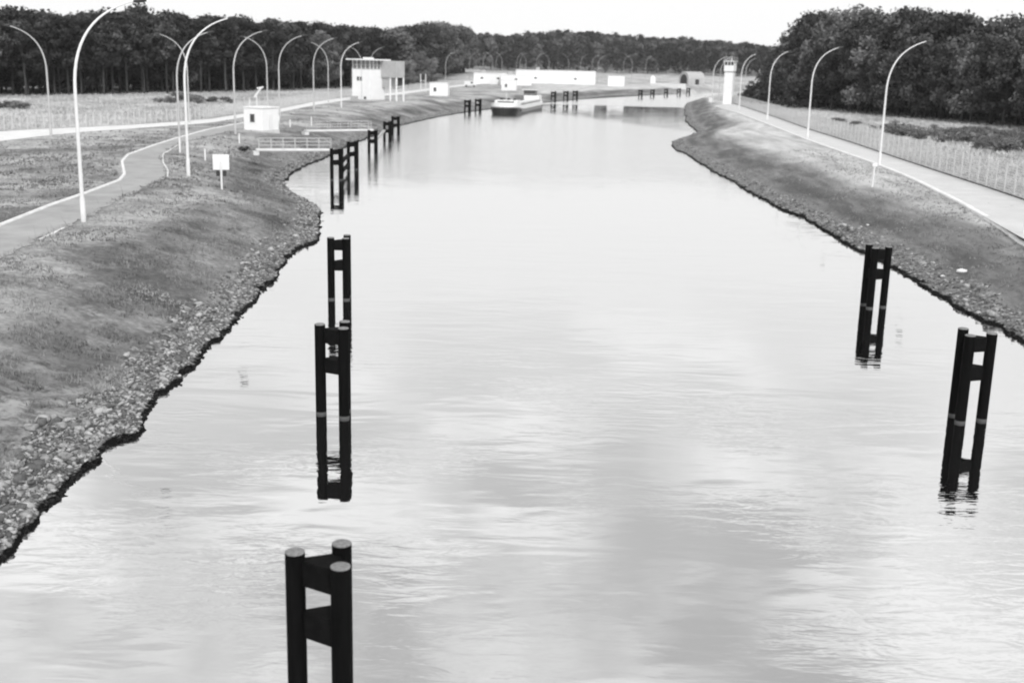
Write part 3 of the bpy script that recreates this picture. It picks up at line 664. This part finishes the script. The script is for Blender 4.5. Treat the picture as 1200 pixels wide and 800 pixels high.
for (px, py, wd, lab) in [(547, 133.5, 4.6, 'distant mooring dolphin left of the barge, farther from its bow'), (559.5, 132, 4.6, 'distant mooring dolphin right beside the bow of the barge'),
                     (648, 119.5, 4, 'distant mooring dolphin right of the barge, nearest to its stern'), (662.5, 118.5, 4, 'distant mooring dolphin right of the barge, second from its stern'), (673.5, 118, 4, 'distant mooring dolphin right of the barge, third from its stern'),
                     (750, 116, 3.2, 'leftmost far dolphin in front of the arched shed'), (764, 115, 3.2, 'far dolphin in front of the arched shed, second from left'), (780, 114, 3, 'far dolphin in front of the arched shed, middle of five'),
                     (795, 113.2, 3, 'far dolphin in front of the arched shed, fourth from left'), (806, 112.5, 3, 'rightmost far dolphin, directly below the arched shed')]:
    dolphin(tri(at(px-wd*.5, py, 0), at(px+wd*.5, py, 0), (0.3, .8)), lab)
def beam(name, a_, b_, z, h, wd, mt, lab, cat, grp=None):
    a_, b_ = Vector((*a_, 0)), Vector((*b_, 0)); dv = (b_-a_); n_ = Vector((-dv.y, dv.x, 0)).normalized()*wd/2
    b = MB(); b.prism([tuple((p)[:2]) for p in (a_-n_, b_-n_, b_+n_, a_+n_)], z, z+h); return tag(b.build(name, mt), lab, cat, grp)
beam('fender_beam', dA[1], dB[0], 1.55, 0.28, .3, M['pile_plate'], 'upper dark beam joining the fourth and fifth left dolphins', 'beam', 'beams joining dolphins')
beam('fender_beam', dA[1], dB[0], 0.55, 0.28, .3, M['pile_plate'], 'lower dark beam joining the fourth and fifth left dolphins', 'beam', 'beams joining dolphins')
beam('fender_beam', dC[1], dD[0], 1.7, 0.25, .3, M['grey_wall'], 'paler beam joining the sixth and seventh left dolphins', 'beam', 'beams joining dolphins')

# ------------------------------------------------------------------ footbridges
def footbridge(a_, b_, z, lab, spans=6, ext=0):
    a_ = Vector((*a_, 0)); b_ = Vector((*b_, 0)); dv = b_-a_; Ln = dv.length; ang = math.atan2(dv.y, dv.x)
    e = empty('footbridge', (a_.x, a_.y, z), lab, 'footbridge', 'white footbridges to the dolphins', ang)
    bx(0, Ln, -0.45, 0.45, -0.10, 0.0).build('deck', M['kerb'], e)
    for s_ in (-0.40, 0.40):
        g_ = bx(0, Ln, s_-0.05, s_+0.05, -0.20, -0.102); g_.build('girder', M['pole_grey'], e)
        r_ = MB()
        for zz in (0.38, 0.72, 1.08): r_.tube([(0.3, s_, zz), (Ln-0.3, s_, zz)], 0.018, 6)
        for k in range(spans+1):
            x = 0.3+(Ln-0.6)*k/spans; r_.tube([(x, s_, 0), (x, s_, 1.08)], 0.028, 6)
        r_.build('railing', M['pole_grey'], e)
    bx(-0.3, 0.25, -0.55, 0.55, -0.6, -0.22).build('abutment', M['concrete'], e)
    return e
footbridge(at(300, 174.5, 2.8), at(391, 174.5, 2.8), 2.8, 'nearer white footbridge with railing, ending at the fourth left dolphin')
footbridge(at(358, 152.5, 2.8), at(436, 151.5, 2.8), 2.8, 'farther white footbridge with railing, ending at the sixth left dolphin')

# ------------------------------------------------------------------ lamps
def lamp_proto(material, reach=4.2, H=12.4):
    e = empty('street_lamp', (0, 0, 0), 'x', 'street lamp')
    b = MB(); pts = [(0, 0, -0.3), (0, 0, 2.6), (0, 0, 5.2), (0, 0, 7.4)]; rr = [.125, .115, .105, .095]
    P0, P1, P2 = Vector((0, 0, 7.4)), Vector((0.0, 0, 11.4)), Vector((reach-0.55, 0, H-0.03))
    for k in range(1, 15):
        t2 = k/14; pts.append((1-t2)**2*P0+2*t2*(1-t2)*P1+t2*t2*P2); rr.append(.095-.05*t2)
    b.tube(pts, rr, 10); b.build('pole', material, e, smooth=True)
    bb = MB(); bb.tube([(0, 0, -0.1), (0, 0, 1.3), (0, 0, 1.42)], [.15, .15, .12], 12); bb.build('sleeve', material, e, smooth=True)
    h = MB(); h.tube([(reach-0.65, 0, H-0.08), (reach-0.5, 0, H-.03), (reach-0.05, 0, H+0.02), (reach+0.12, 0, H)], [.05, .12, .13, .05], 8)
    h.build('lamp_head', M['dark_metal'], e, smooth=True)
    return e
lamp_a = lamp_proto(M['pole_light']); lamp_b = lamp_proto(M['pole_grey']); lamp_far = lamp_proto(mat('pole_far', 0.36, 0.8, 0.3, 1))  # far row uses a darker grey
GL = 'curved lamp posts along the canal'
lamps = [  # proto, px, py, rz(deg), scale, label
 ('a', 98, 260, 38, 1.0, 'tallest white curved lamp post, nearest on the left bank, by the asphalt path'),
 ('a', 221, 207, 28, 1.0, 'second white curved lamp post on the left, just left of the white sign board'),
 ('b', 211, 178, 38, .94, 'grey curved lamp post close behind the left bank second white one, arm to the right'),
 ('b', 60, 160, 196, .97, 'curved lamp post with arm to the left, beside the pale road far left'),
 ('b', 222, 144, 200, .97, 'curved lamp post with arm to the left, overlapped by the second white one'),
 ('b', 276, 157, 20, 1.0, 'grey curved lamp post just left of the nearest white hut'),
 ('b', 314, 133, 200, 1.0, 'curved lamp post with arm to the left, above the nearest white hut'),
 ('b', 328, 139, 20, 1.02, 'grey curved lamp post just right of the nearest white hut'),
 ('b', 368, 131, 15, 1.02, 'grey curved lamp post midway between the nearest hut and the control tower'),
 ('b', 385, 120, 200, 1.0, 'curved lamp post with arm to the left, second left of the control tower'),
 ('a', 400, 126, 15, 1.0, 'white curved lamp post immediately left of the control tower'),
 ('b', 424, 110, 200, 1.0, 'curved lamp post with arm to the left, peeping over the control tower roof'),
 ('b', 434, 107, 12, 1.0, 'curved lamp post with arm to the right, peeping over the control tower roof'),
 ('b', 522, 101, 10, 1.0, 'curved lamp post right behind the white hut past the control tower'),
 ('a', 1030, 195, 4, 1.0, 'nearest curved lamp post on the right bank, at the kerb by the short white post'),
 ('a', 946, 162, 12, 1.0, 'second curved lamp post on the right bank'),
 ('a', 899, 141, 25, 1.0, 'third curved lamp post on the right bank'),
 ('a', 866, 129, 25, 1.0, 'fourth curved lamp post on the right bank, just right of the watchtower'),
 ('a', 834, 121, 15, 1.0, 'curved lamp post left of the watchtower, above a small white board'),
 ('b', 842, 119, 15, 1.0, 'grey curved lamp post squeezed between the watchtower and the post to its left'),
 ('b', 872, 112, 20, 1.0, 'grey curved lamp post behind the fourth one on the right bank'),
 ('b', 889, 103, 20, 0.95, 'small distant curved lamp post left of the dark bush mound')]
for kk, px, py, rz, s_, lab in lamps:
    e = copy_tree(lamp_a if kk == 'a' else lamp_b); p = gp(px, py); e.location = p; e.rotation_euler.z = R(rz); e.scale = (s_,)*3; tag(e, lab, 'street lamp', GL)
for px, py, rz in [(550,92,10),(566,91,10),(577,91,190),(581,91,10),(588,91,190),(605,91,10),(609,91,10),(616,91,190),(628,91,10),(643,91,190),(666,91,190),(680,91,10),(693,93,10),(730,92,10),(740,92,170),(756,91,10),(700,96,0)]:
    e = copy_tree(lamp_far); p = gp(px, py+1.5); e.location = p; e.rotation_euler.z = R(rz); tag(e, 'thin pale curved lamp post far off before the distant wood', 'street lamp', 'far lamp posts beyond the basin')
for o in (lamp_a, lamp_b, lamp_far):
    for c in list(o.children): bpy.data.objects.remove(c)
    bpy.data.objects.remove(o)

# ------------------------------------------------------------------ fences
def fence(name, line, hgt, spacing, lab, mesh_step, ww, posts_on=True, pw=.05):
    line = np.array(line); s = np.r_[0, np.cumsum(np.hypot(*np.diff(line, axis=0).T))]; Ln = s[-1]
    def P(q): return np.interp(q, s, line[:, 0]), np.interp(q, s, line[:, 1])
    x, y = P(0); e = empty(name, (x, y, 0), lab, 'fence', 'long pale mesh fences'); ex, ey = x, y
    pm_ = MB(); pm_.box(-pw, pw, -pw, pw, -0.3, hgt); pm_ = pm_.mesh('post', M['fence'])
    n = int(Ln/spacing); far = MB()
    pts = [P(i*spacing) for i in range(n)]
    order = sorted(range(n), key=lambda i: math.hypot(pts[i][0], pts[i][1])+ (0 if abs(pts[i][0]) < 0.46*pts[i][1] else 999)); near_ = set(order[:98])
    for i, (x, y) in enumerate(pts):
        z = hz(x, y)
        if i in near_: link('post', pm_, e, (x-ex, y-ey, z))
        else: far.box(x-ex-.05, x-ex+.05, y-ey-.05, y-ey+.05, z-.3, z+hgt)
    if far.v: tag(far.build('post', M['fence'], e), kind='stuff')
    b = MB(); m_ = int(Ln/mesh_step); q = np.arange(m_)*mesh_step; X = np.interp(q, s, line[:, 0]); Y = np.interp(q, s, line[:, 1]); Z = height(X, Y)
    V = []; Fc = []; 
    T = np.gradient(np.c_[X, Y], axis=0); T /= np.linalg.norm(T, axis=1)[:, None]
    for i in range(m_):
        tx, ty = T[i]*ww/2; k = len(V); V += [(X[i]-tx-ex, Y[i]-ty-ey, Z[i]+.05), (X[i]+tx-ex, Y[i]+ty-ey, Z[i]+.05), (X[i]+tx-ex, Y[i]+ty-ey, Z[i]+hgt-.08), (X[i]-tx-ex, Y[i]-ty-ey, Z[i]+hgt-.08)]; Fc.append((k, k+1, k+2, k+3))
    for zz in np.arange(0.12, hgt-0.05, mesh_step*0.9):
        for i in range(0, m_-4, 4):
            k = len(V); V += [(X[i]-ex, Y[i]-ey, Z[i]+zz), (X[i+4]-ex, Y[i+4]-ey, Z[i+4]+zz), (X[i+4]-ex, Y[i+4]-ey, Z[i+4]+zz+ww), (X[i]-ex, Y[i]-ey, Z[i]+zz+ww)]; Fc.append((k, k+1, k+2, k+3))
    o = link('wire_mesh', npmesh('wire_mesh', V, Fc, [M['wire']]), e)
    return e
fence('mesh_fence', offset(SHI, 0.9), 1.75, 1.25, 'pale mesh fence with closely set white posts beside the left service road', 0.30, 0.022)
fence('mesh_fence', offset(RFw[::-1], 0.0), 2.45, 2.4, 'tall pale mesh fence with white posts along the right road', 0.24, 0.06, pw=.04)
kb = kerb('fence_base_strip', RFw, 0.30, 0.10, mat('dark_strip', 0.07, 0.95, 0.4, 1.0))  # dark raised strip along the fence base
del kb['kind']; tag(kb, 'dark low strip under the right mesh fence', 'fence footing')

for px, py, sz, lab in [(1127, 319, .62, 'pale boulder on the right bank above the nearer right dolphin'), (1105, 324, .26, 'small pale stone left of the boulder on the right bank'), (1017, 264, .24, 'small pale stone on the right bank above the farther right dolphin')]:
    p = gp(px, py); rgb = np.random.default_rng(int(px)); V = ico_v*(1+.3*(rgb.random((12, 1))-.5))*np.array([sz, sz*.6, sz*.42])*.62
    o = link('boulder', npmesh('boulder', V, ico_f, [M['white_paint']]), None, p+Vector((0, 0, sz*.12))); tag(o, lab, 'stone')
# ------------------------------------------------------------------ small white posts, signs
def small_post(px, py, h, lab, r_=0.07):
    p = gp(px, py); e = empty('marker_post', p, lab, 'post', 'short white marker posts')
    b = MB(); b.tube([(0, 0, -.2), (0, 0, h-.05), (0, 0, h)], [r_, r_, r_*.6], 10); b.build('shaft', M['white_paint'], e, smooth=True)
    b = MB(); b.tube([(0, 0, h+0.001), (0, 0, h+.05)], [r_*1.15, r_*.7], 10); b.build('cap', M['pole_grey'], e, smooth=True)
for a_ in [(240.5, 188, 1.1, 'short white marker post left of and behind the sign board'), (280.5, 168, 1.1, 'short white marker post below the grey lamp left of the hut'),
           (365, 148, 1.3, 'short white marker post beside the start of the farther footbridge'), (340, 149, 1.0, 'short white marker post right of the nearest white hut'),
           (327, 142, .8, 'tiny white marker post at the foot of the lamp right of the nearest hut'), (211, 179, 1.5, 'short white marker post at the foot of the grey lamp behind the second white lamp')]:
    small_post(*a_)
p = gp(260, 222); e = empty('sign_board', p, 'white square notice board on a white post, with two small dark lamps below it', 'sign', None, R(12))
b = MB(); b.tube([(0, 0, -.2), (0, 0, 2.1)], .07, 8); b.build('post', M['white_paint'], e)
bx(-0.6, 0.6, .075, .13, 1.45, 2.6).build('board', M['white_paint'], e, bevel=.02)
for s_ in (-.24, .24): bx(s_-.13, s_+.13, 0.03, 0.30, 0.98, 1.40).build('lamp', M['dark_metal'], e, bevel=.03)
bx(-.38, .38, .08, .12, 1.22, 1.28).build('bracket', M['dark_metal'], e)
p = gp(1022, 219); e = empty('marker_pole', p, 'short white pole with a small angled head on the right grass slope', 'pole')
b = MB(); b.tube([(0, 0, -.3), (0.05, 0, 1.75)], .075, 8); b.build('shaft', M['white_paint'], e)
bx(-.16, .26, -.08, .08, 1.752, 2.0).build('head', M['white_paint'], e, bevel=.03)
p = gp(1199, 279); e = empty('marker_pole', p, 'short white pole at the right edge of the photo beside the kerb', 'pole')
b = MB(); b.tube([(0, 0, -.3), (0, 0, 1.5)], .075, 8); b.build('shaft', M['white_paint'], e); b = MB(); b.tube([(0, 0, 1.502), (0, 0, 1.6)], [.1, .06], 8); b.build('cap', M['pole_grey'], e)
p = gp(833, 122); e = empty('marker_board', p, 'small white rounded board on the ground left of the watchtower', 'sign')
bx(-.55, .55, -.05, .05, .45, 1.6).build('board', M['white_paint'], e, bevel=.04); bx(-.08, .08, .052, .14, -.3, 1.3).build('post', M['pole_grey'], e)
# signal arm behind the nearest hut
p = gp(300, 140); e = empty('signal_mast', p, 'pale frame with a slanted arm standing behind the nearest white hut', 'signal')
for x in (-.9, .2):
    b = MB(); b.tube([(x, 0, -.2), (x, 0, 3.7 if x > 0 else 3.1)], .09, 8); b.build('upright', M['pole_light'], e)
b = MB(); b.tube([(-.1, 0, 3.3), (.9, 0, 4.7)], .16, 8); b.build('arm', M['pole_light'], e)
b = MB(); b.tube([(.3, 0, 4.62), (1.25, 0, 4.8)], .13, 8); b.build('head', M['pole_light'], e)

# ------------------------------------------------------------------ buildings
def face_rz(px, extra=0): return -math.atan2((px-600), F)+R(extra)
def window(parent, x0, x1, z0, z1, yface, out=-1):
    """window on a wall whose outer face is at y=yface; out is the outward y sign"""
    f = MB(); w_ = .07; a_, c = sorted((yface, yface+out*.05))
    f.box(x0-w_, x1+w_, a_, c, z1, z1+w_); f.box(x0-w_, x1+w_, a_, c, z0-w_, z0); f.box(x0-w_, x0, a_, c, z0, z1); f.box(x1, x1+w_, a_, c, z0, z1)
    o = f.build('window', M['grey_wall'], parent); a_, c = sorted((yface+out*.004, yface+out*.02)); bx(x0, x1, a_, c, z0, z1).build('pane', M['glass'], o); return o
def hut(px, py, wd, dp, hgt, lab, rz, win=True, door=True, name='hut', bw=.0, wx=None, roofmat=None):
    p = gp(px, py); e = empty(name, p, lab, 'hut', 'small white huts', rz)
    bx(-wd/2, wd/2, 0, dp, -.4, hgt-.16).build('wall', M['white_wall'], e, bevel=.03)
    bx(-wd/2-.1, wd/2+.1, -.1, dp+.1, hgt-.158, hgt).build('roof', roofmat or M['white_paint'], e, bevel=.02)
    bx(-wd/2-.06, wd/2+.06, -.06, dp+.06, -.42, .12).build('plinth', M['concrete'], e)
    if win: 
        x = wx if wx is not None else -wd*.18; window(e, x-.32, x+.32, 1.15, 2.1, -.002)
    if door:
        d_ = bx(wd/2+.002, wd/2+.05, dp*.35, dp*.35+.9, .12, 2.15); d_.build('door', M['white_paint'], e)
    return e
hut(297, 153.5, 3.0, 3.4, 3.05, 'nearest white flat-roofed hut with one small window, on the left bank grass', face_rz(300, -38), wx=-.1)
hut(514, 112.5, 4.8, 3.4, 3.4, 'white hut right of the control tower with one small window', face_rz(514, -8), wx=-1.0)
hut(596, 106.5, 4.8, 3.4, 3.5, 'white hut above the deck of the barge', face_rz(596, -6), wx=-.9)
hut(721.5, 101.5, 6.6, 3.6, 4.2, 'plain white windowless hut across the basin, right of the long buildings', face_rz(721, -5), win=False)
# control tower
p = gp(432, 117); p.z = ZP; e = empty('control_tower', p, 'white two-storey control tower with glazed top floor and wide flat roof, annex on stilts behind', 'control tower', None, face_rz(432, -40))
S_ = 5.3
bx(-S_/2, S_/2, -S_/2, S_/2, -.4, 7.0).build('wall', M['white_wall'], e, bevel=.03)
gb = bx(-S_/2+.25, S_/2-.25, -S_/2+.25, S_/2-.25, 7.002, 8.9); gb.build('glazing', M['tower_glass'], e)
for k in range(5):
    x = -S_/2+.12+(S_-.24)*k/4
    for q in (-S_/2+.12, S_/2-.12):
        bx(x-.06, x+.06, q-.06, q+.06, 7.004, 8.898).build('mullion', M['white_paint'], e)
        if 0 < k < 4: bx(q-.06, q+.06, x-.06, x+.06, 7.004, 8.898).build('mullion', M['white_paint'], e)
bx(-S_/2+.19, S_/2-.19, -S_/2+.055, -S_/2+.145, 7.85, 7.92).build('transom', M['white_paint'], e); bx(S_/2-.145, S_/2-.055, -S_/2+.19, S_/2-.19, 7.86, 7.93).build('transom', M['white_paint'], e)
bx(-S_/2-1.0, S_/2+1.0, -S_/2-1.0, S_/2+1.0, 8.902, 9.2).build('roof', M['white_paint'], e, bevel=.03)
bx(-.9, .9, -.9, .9, 9.202, 9.55).build('roof_hatch', M['white_paint'], e, bevel=.05)
for x in (-1.15, -.25): window(e, x, x+.55, 4.4, 5.2, -S_/2-.002)
window(e, 0.9, 1.5, 0.3, 0.8, -S_/2-.002)
b = MB(); b.tube([(.25, -S_/2-.07, 0), (.25, -S_/2-.07, 6.9)], .05, 8); b.build('downpipe', M['pole_grey'], e)
bx(-S_/2-.03, S_/2+.03, -S_/2-.03, S_/2+.03, 6.86, 6.98).build('ledge', M['pole_grey'], e)
bx(-S_/2-.04, S_/2+.04, -S_/2-.04, S_/2+.04, -.42, .25).build('plinth', M['concrete'], e)
bx(-2.1, -.9, -S_/2-1.3, -S_/2-.043, -.3, .9).build('entrance_box', M['grey_wall'], e)
# annex: raised grey room on columns to the right rear
AX0, AX1 = S_/2+.003, S_/2+4.6
bx(AX0, AX1, 1.2, 4.2, 5.2, 8.9).build('annex', M['grey_wall'], e, bevel=.03)
for x, y in ((AX0+2.6, 1.45), (AX1-.2, 1.45), (AX1-.2, 4.0)):
    bx(x-.14, x+.14, y-.14, y+.14, -.5, 5.198).build('column', M['white_wall'], e)
bx(AX0, AX0+2.0, 1.6, 4.0, 3.0, 5.198).build('stair_wall', M['grey_wall'], e)
# long low buildings far across
def longb(px0, px1, py, hgt, dp, lab, rz, nwin=6, zg=None):
    a_ = gp(px0, py); b_ = gp(px1, py); wd = (b_-a_).length; mid = (a_+b_)/2
    e = empty('long_building', mid, lab, 'building', 'long low white buildings across the basin', rz)
    bx(-wd/2, wd/2, 0, dp, -1, hgt-.4).build('wall', M['white_wall'], e)
    bx(-wd/2-.1, wd/2+.1, -.1, dp+.1, hgt-.398, hgt).build('roof', M['white_paint'], e)
    for k in range(nwin):
        x = -wd/2+wd*(k+.5)/nwin; window(e, x-.5, x+.5, 2.0, 2.6, -.002)
    bx(-wd*.25, -wd*.25+1.4, dp*.4, dp*.4+1.4, hgt+.002, hgt+1.2).build('roof_box', M['grey_wall'], e)
    return e
longb(617, 683, 98.5, 5.6, 9, 'longest low white building, right behind the barge', face_rz(650, -2), 2)
longb(557, 591, 98.5, 4.3, 6, 'low white building left of the hut above the barge', face_rz(575, 0), 2)
longb(593, 616, 100, 4.0, 7, 'short low white building between the two longer ones', face_rz(604, 0), 1)
# arched shed
p = gp(801, 99); e = empty('arched_shed', p, 'pale shed with a rounded roof and dark arched opening on the far bank', 'shed', None, face_rz(808, -52))
nA = 16; prof = [(-3.6, -1), (-3.6, 2.6)]+[(-3.6*math.cos(math.pi*k/nA), 2.6+3.3*math.sin(math.pi*k/nA)) for k in range(1, nA)]+[(3.6, 2.6), (3.6, -1)]
b = MB(); n = len(prof); v = [(x, 0, z) for x, z in prof]+[(x, 9.5, z) for x, z in prof]; b.add(v, [tuple(range(n)), tuple(range(2*n-1, n-1, -1))]+[(i+n, i+n+1, i+1, i) for i in range(n-1)])
b.build('shell', M['grey_wall'], e)
prof2 = [(-2.4, -.6), (-2.4, 2.2)]+[(-2.4*math.cos(math.pi*k/nA), 2.2+2.4*math.sin(math.pi*k/nA)) for k in range(1, nA)]+[(2.4, 2.2), (2.4, -.6)]
b = MB(); n = len(prof2); v = [(x, -.06, z) for x, z in prof2]+[(x, -.004, z) for x, z in prof2]; b.add(v, [tuple(range(n))]+[(i+n, i+n+1, i+1, i) for i in range(n-1)]); b.build('opening', M['dark_metal'], e)  # dark panel on the closed front, painted in for the shaded interior
bx(3.603, 3.66, 4, 6.2, 0, 2.4).build('door', M['dark_metal'], e)
# low pale wall and small heap by the shed
for px, py, wd, hg, lab in [(783, 103, 15, 1.5, 'long low pale wall on the far bank left of the arched shed')]:
    p = gp(px, py); e = empty('low_wall', p, lab, 'wall', None, face_rz(px)); bx(-wd/2, wd/2, 0, .5, -.5, hg).build('wall', M['concrete'], e); bx(-wd/2-.1, wd/2+.1, -.1, .6, hg+.002, hg+.2).build('coping', M['white_paint'], e)
p = gp(765, 98.5); e = empty('kiosk', p, 'tiny white kiosk with a pointed roof left of the low wall', 'kiosk'); bx(-1.1, 1.1, 0, 2.2, -.5, 2.4).build('wall', M['white_wall'], e)
b = MB(); b.add([(-1.3, -.2, 2.402), (1.3, -.2, 2.402), (1.3, 2.4, 2.402), (-1.3, 2.4, 2.402), (0, 1.1, 3.9)], [(3, 2, 1, 0), (0, 1, 4), (1, 2, 4), (2, 3, 4), (3, 0, 4)]); b.build('roof', M['white_paint'], e)
p = gp(551, 102); e = empty('parked_van', p, 'small pale van parked on the road past the white hut', 'van', None, face_rz(551, 0))
bx(-2.2, 1.0, -.9, .9, .45, 2.0).build('body', M['white_paint'], e, bevel=.15); bx(1.003, 2.2, -.88, .88, .45, 1.3).build('bonnet', M['white_paint'], e, bevel=.2)
bx(.2, .9, -.93, -.902, 1.2, 1.8).build('side_window', M['glass'], e)
for x in (-1.4, 1.4):
    for y in (-.82, .82):
        b = MB(); b.tube([(x, y-.1, .36), (x, y+.1, .36)], .36, 14); b.build('wheel', M['dark_metal'], e)
# watchtower
p = gp(853, 122); e = empty('watchtower', p, 'slim white watchtower with windowed cabin on the right bank', 'watchtower', None, face_rz(853, -14)); e.scale = (.84, .84, 1)
b = MB(); b.prism([(-1.35, -1.35), (1.35, -1.35), (1.35, 1.35), (-1.35, 1.35)], -.5, 7.948); b.build('shaft', M['white_wall'], e, bevel=.04)
bx(-1.25, 1.25, -1.25, 1.25, 7.95, 8.25).build('collar', M['pole_grey'], e)
b = MB(); b.prism([(-1.55, -1.55), (1.55, -1.55), (1.55, 1.55), (-1.55, 1.55)], 8.252, 9.75); b.build('cabin', M['white_wall'], e, bevel=.04)
bx(-1.4, 1.4, -1.4, 1.4, 9.752, 10.7).build('glazing', M['glass'], e)
for k in range(4):
    x = -1.47+2.94*k/3
    for q in (-1.47, 1.47):
        bx(x-.08, x+.08, q-.08, q+.08, 9.754, 10.698).build('mullion', M['white_paint'], e)
        if 0 < k < 3: bx(q-.08, q+.08, x-.08, x+.08, 9.754, 10.698).build('mullion', M['white_paint'], e)
bx(-1.75, 1.75, -1.75, 1.75, 10.702, 10.92).build('roof', M['white_paint'], e)
r_ = MB()
for zz in (11.35, 11.8):
    for q in (-1.6, 1.6): r_.tube([(-1.6, q, zz), (1.6, q, zz)], .04, 6); r_.tube([(q, -1.6, zz), (q, 1.6, zz)], .04, 6)
for x in (-1.6, 0, 1.6):
    for q in (-1.6, 1.6): r_.tube([(x, q, 10.9), (x, q, 11.8)], .04, 6)
r_.build('railing', M['pole_grey'], e)
b = MB(); b.tube([(.3, 0, 10.9), (.3, 0, 11.5), (.3, 0, 11.65)], [.22, .3, .1], 10); b.build('searchlight', M['pole_grey'], e)
bx(1.352, 1.40, -.4, .4, 0, 2.0).build('door', M['grey_wall'], e)
# gantry sign frame by the left road
p = gp(496, 108); e = empty('gate_frame', p, 'pale goal-shaped frame with a dark panel left of the second white hut', 'frame')
for x in (-.8, .7):
    b = MB(); b.tube([(x, 0, -.3), (x, 0, 5.2)], .13, 8); b.build('upright', M['pole_light'], e)
bx(-.65, .55, -.05, .05, 4.2, 5.1).build('panel', M['dark_metal'], e); bx(-.67, .57, -.05, .05, 3.2, 3.35).build('crossbar', M['pole_light'], e)

# ------------------------------------------------------------------ barge
bow = Vector((*at(588, 135.5, 0), 0)); stern = Vector((*at(624, 127, 0), 0)); dv = bow-stern; Lb = dv.length
e = empty('cargo_barge', (stern.x, stern.y, 0), 'white and black cargo barge with bluff bow coming down the canal', 'barge', None, math.atan2(dv.y, dv.x)); e.scale = (1, 1, 0.80)
BW = 3.2
def sect(x):   # half beam at x
    if x > Lb-5: q = (x-(Lb-5))/5; return BW*math.sqrt(max(0.03, 1-q**2.4))
    if x < 3: return BW*(0.75+0.25*x/3)
    return BW
def hull_band(z0, z1, name, mt, f0=1.0, f1=1.0, x_from=0, x_to=999):
    xs = [x for x in np.r_[np.linspace(0, Lb-5, 12), np.linspace(Lb-4.6, Lb, 16)] if x_from <= x <= x_to]
    v = []; f = []
    for x in xs:
        sh = 0.9*sstep(Lb-14, Lb, x); hb = sect(x)
        for y, zz, fx in ((-hb*f0, z0+(sh if z0 > 0 else 0), 0), (-hb*f1, z1+sh, 0), (hb*f1, z1+sh, 0), (hb*f0, z0+(sh if z0 > 0 else 0), 0)): v.append((x, y, float(zz)))
    for i in range(len(xs)-1):
        for k in range(3): f.append((4*i+k, 4*i+k+1, 4*i+5+k, 4*i+4+k))
        f.append((4*i+3, 4*i, 4*i+4, 4*i+7))
    f.append((0, 1, 2, 3)); n = 4*(len(xs)-1); f.append((n+3, n+2, n+1, n))
    b = MB(); b.add(v, f); return b.build(name, mt, e)
hull_band(-.6, 0.5, 'hull', M['hull_dark'], .88, .99)
hull_band(0.503, 1.15, 'bow_plating_shaded', M['hull_dark'], .99, 1.0, x_from=Lb-5.2)  # shading of the bow put into its colour, black against the sides
hull_band(0.503, 1.15, 'side_plating_lit', M['hull_side_lit'], .99, 1.0, x_to=Lb-5.3)  # same plating in a lighter grey for the lit sides
hull_band(1.153, 1.45, 'rubbing_strake', M['hull_grey'], 1.0, 1.01)
bb = hull_band(1.46, 2.45, 'bulwark', M['hull_white'], 1.0, 1.0)
bx(4, Lb-11, -2.6, 2.6, 2.2, 3.0).build('hold_coaming', M['hull_grey'], e)
hc = MB()
for k in range(8):
    x0_ = 5+(Lb-17)*k/8; hc.prism([(x0_, -2.4), (x0_+(Lb-17)/8-.15, -2.4), (x0_+(Lb-17)/8-.15, 2.4), (x0_, 2.4)], 3.002, 3.25+.1*(k % 2))
hc.build('hatch_cover', M['hull_white'], e)
bx(Lb-9.5, Lb-5, -2.6, 2.6, 3.25, 4.0).build('fore_cabin', M['hull_white'], e, bevel=.15)
bx(Lb-4.998, Lb-4.93, -1.9, 1.9, 3.45, 3.75).build('fore_cabin_window', M['glass'], e)
bx(Lb-10.2, Lb-4.8, -2.9, 2.9, 3.0, 3.248).build('foredeck_step', M['hull_white'], e)
for y in (-1.4, 0.2, 1.6):
    b = MB(); b.tube([(Lb-7.5, y-.35, 4.25), (Lb-7.5, y+.35, 4.25)], .28, 10); b.build('winch', M['dark_metal'], e)
b = MB(); b.tube([(Lb-6, 0, 4.0), (Lb-6, 0, 6.4)], [.07, .03], 6); b.build('mast', M['pole_light'], e)
bx(.8, 6.2, -2.5, 2.5, 2.3, 4.3).build('deckhouse', M['hull_white'], e, bevel=.1)
wh = bx(3.0, 5.6, -1.6, 1.6, 4.302, 6.0).build('wheelhouse', M['hull_grey'], e, bevel=.08)
bx(5.603, 5.65, -1.4, 1.4, 5.0, 5.7).build('window', M['glass'], wh)
bx(2.7, 5.9, -1.9, 1.9, 6.002, 6.15).build('roof', M['hull_white'], wh)
bx(Lb*.45, Lb*.45+2, -1, 1, 3.4, 4.9).build('deck_crate', M['hull_grey'], e, bevel=.1)
rl = MB()
for y in (-3.25, 3.25):
    rl.tube([(2, y, 3.2), (Lb-12, y, 3.2)], .04, 6)
    for k in range(10): x = 2+(Lb-14)*k/9; rl.tube([(x, y, 2.3), (x, y, 3.2)], .03, 6)
rl.build('railing', M['pole_light'], e)

bpy.context.view_layer.update()
# ------------------------------------------------------------------ haze
hb = bx(-900, 900, -40, 1250, -4, 62); hm = bpy.data.materials.new('haze_air'); hm.use_nodes = True; t = hm.node_tree; t.nodes.clear()
o_ = t.nodes.new('ShaderNodeOutputMaterial'); pv = t.nodes.new('ShaderNodeVolumePrincipled'); pv.inputs['Color'].default_value = (.95, .95, .95, 1); pv.inputs['Density'].default_value = 0.00007; pv.inputs['Anisotropy'].default_value = 0.3
t.links.new(pv.outputs[0], o_.inputs['Volume']); tag(hb.build('haze', hm), 'thin pale haze in the air over the canal', None, None, 'stuff')
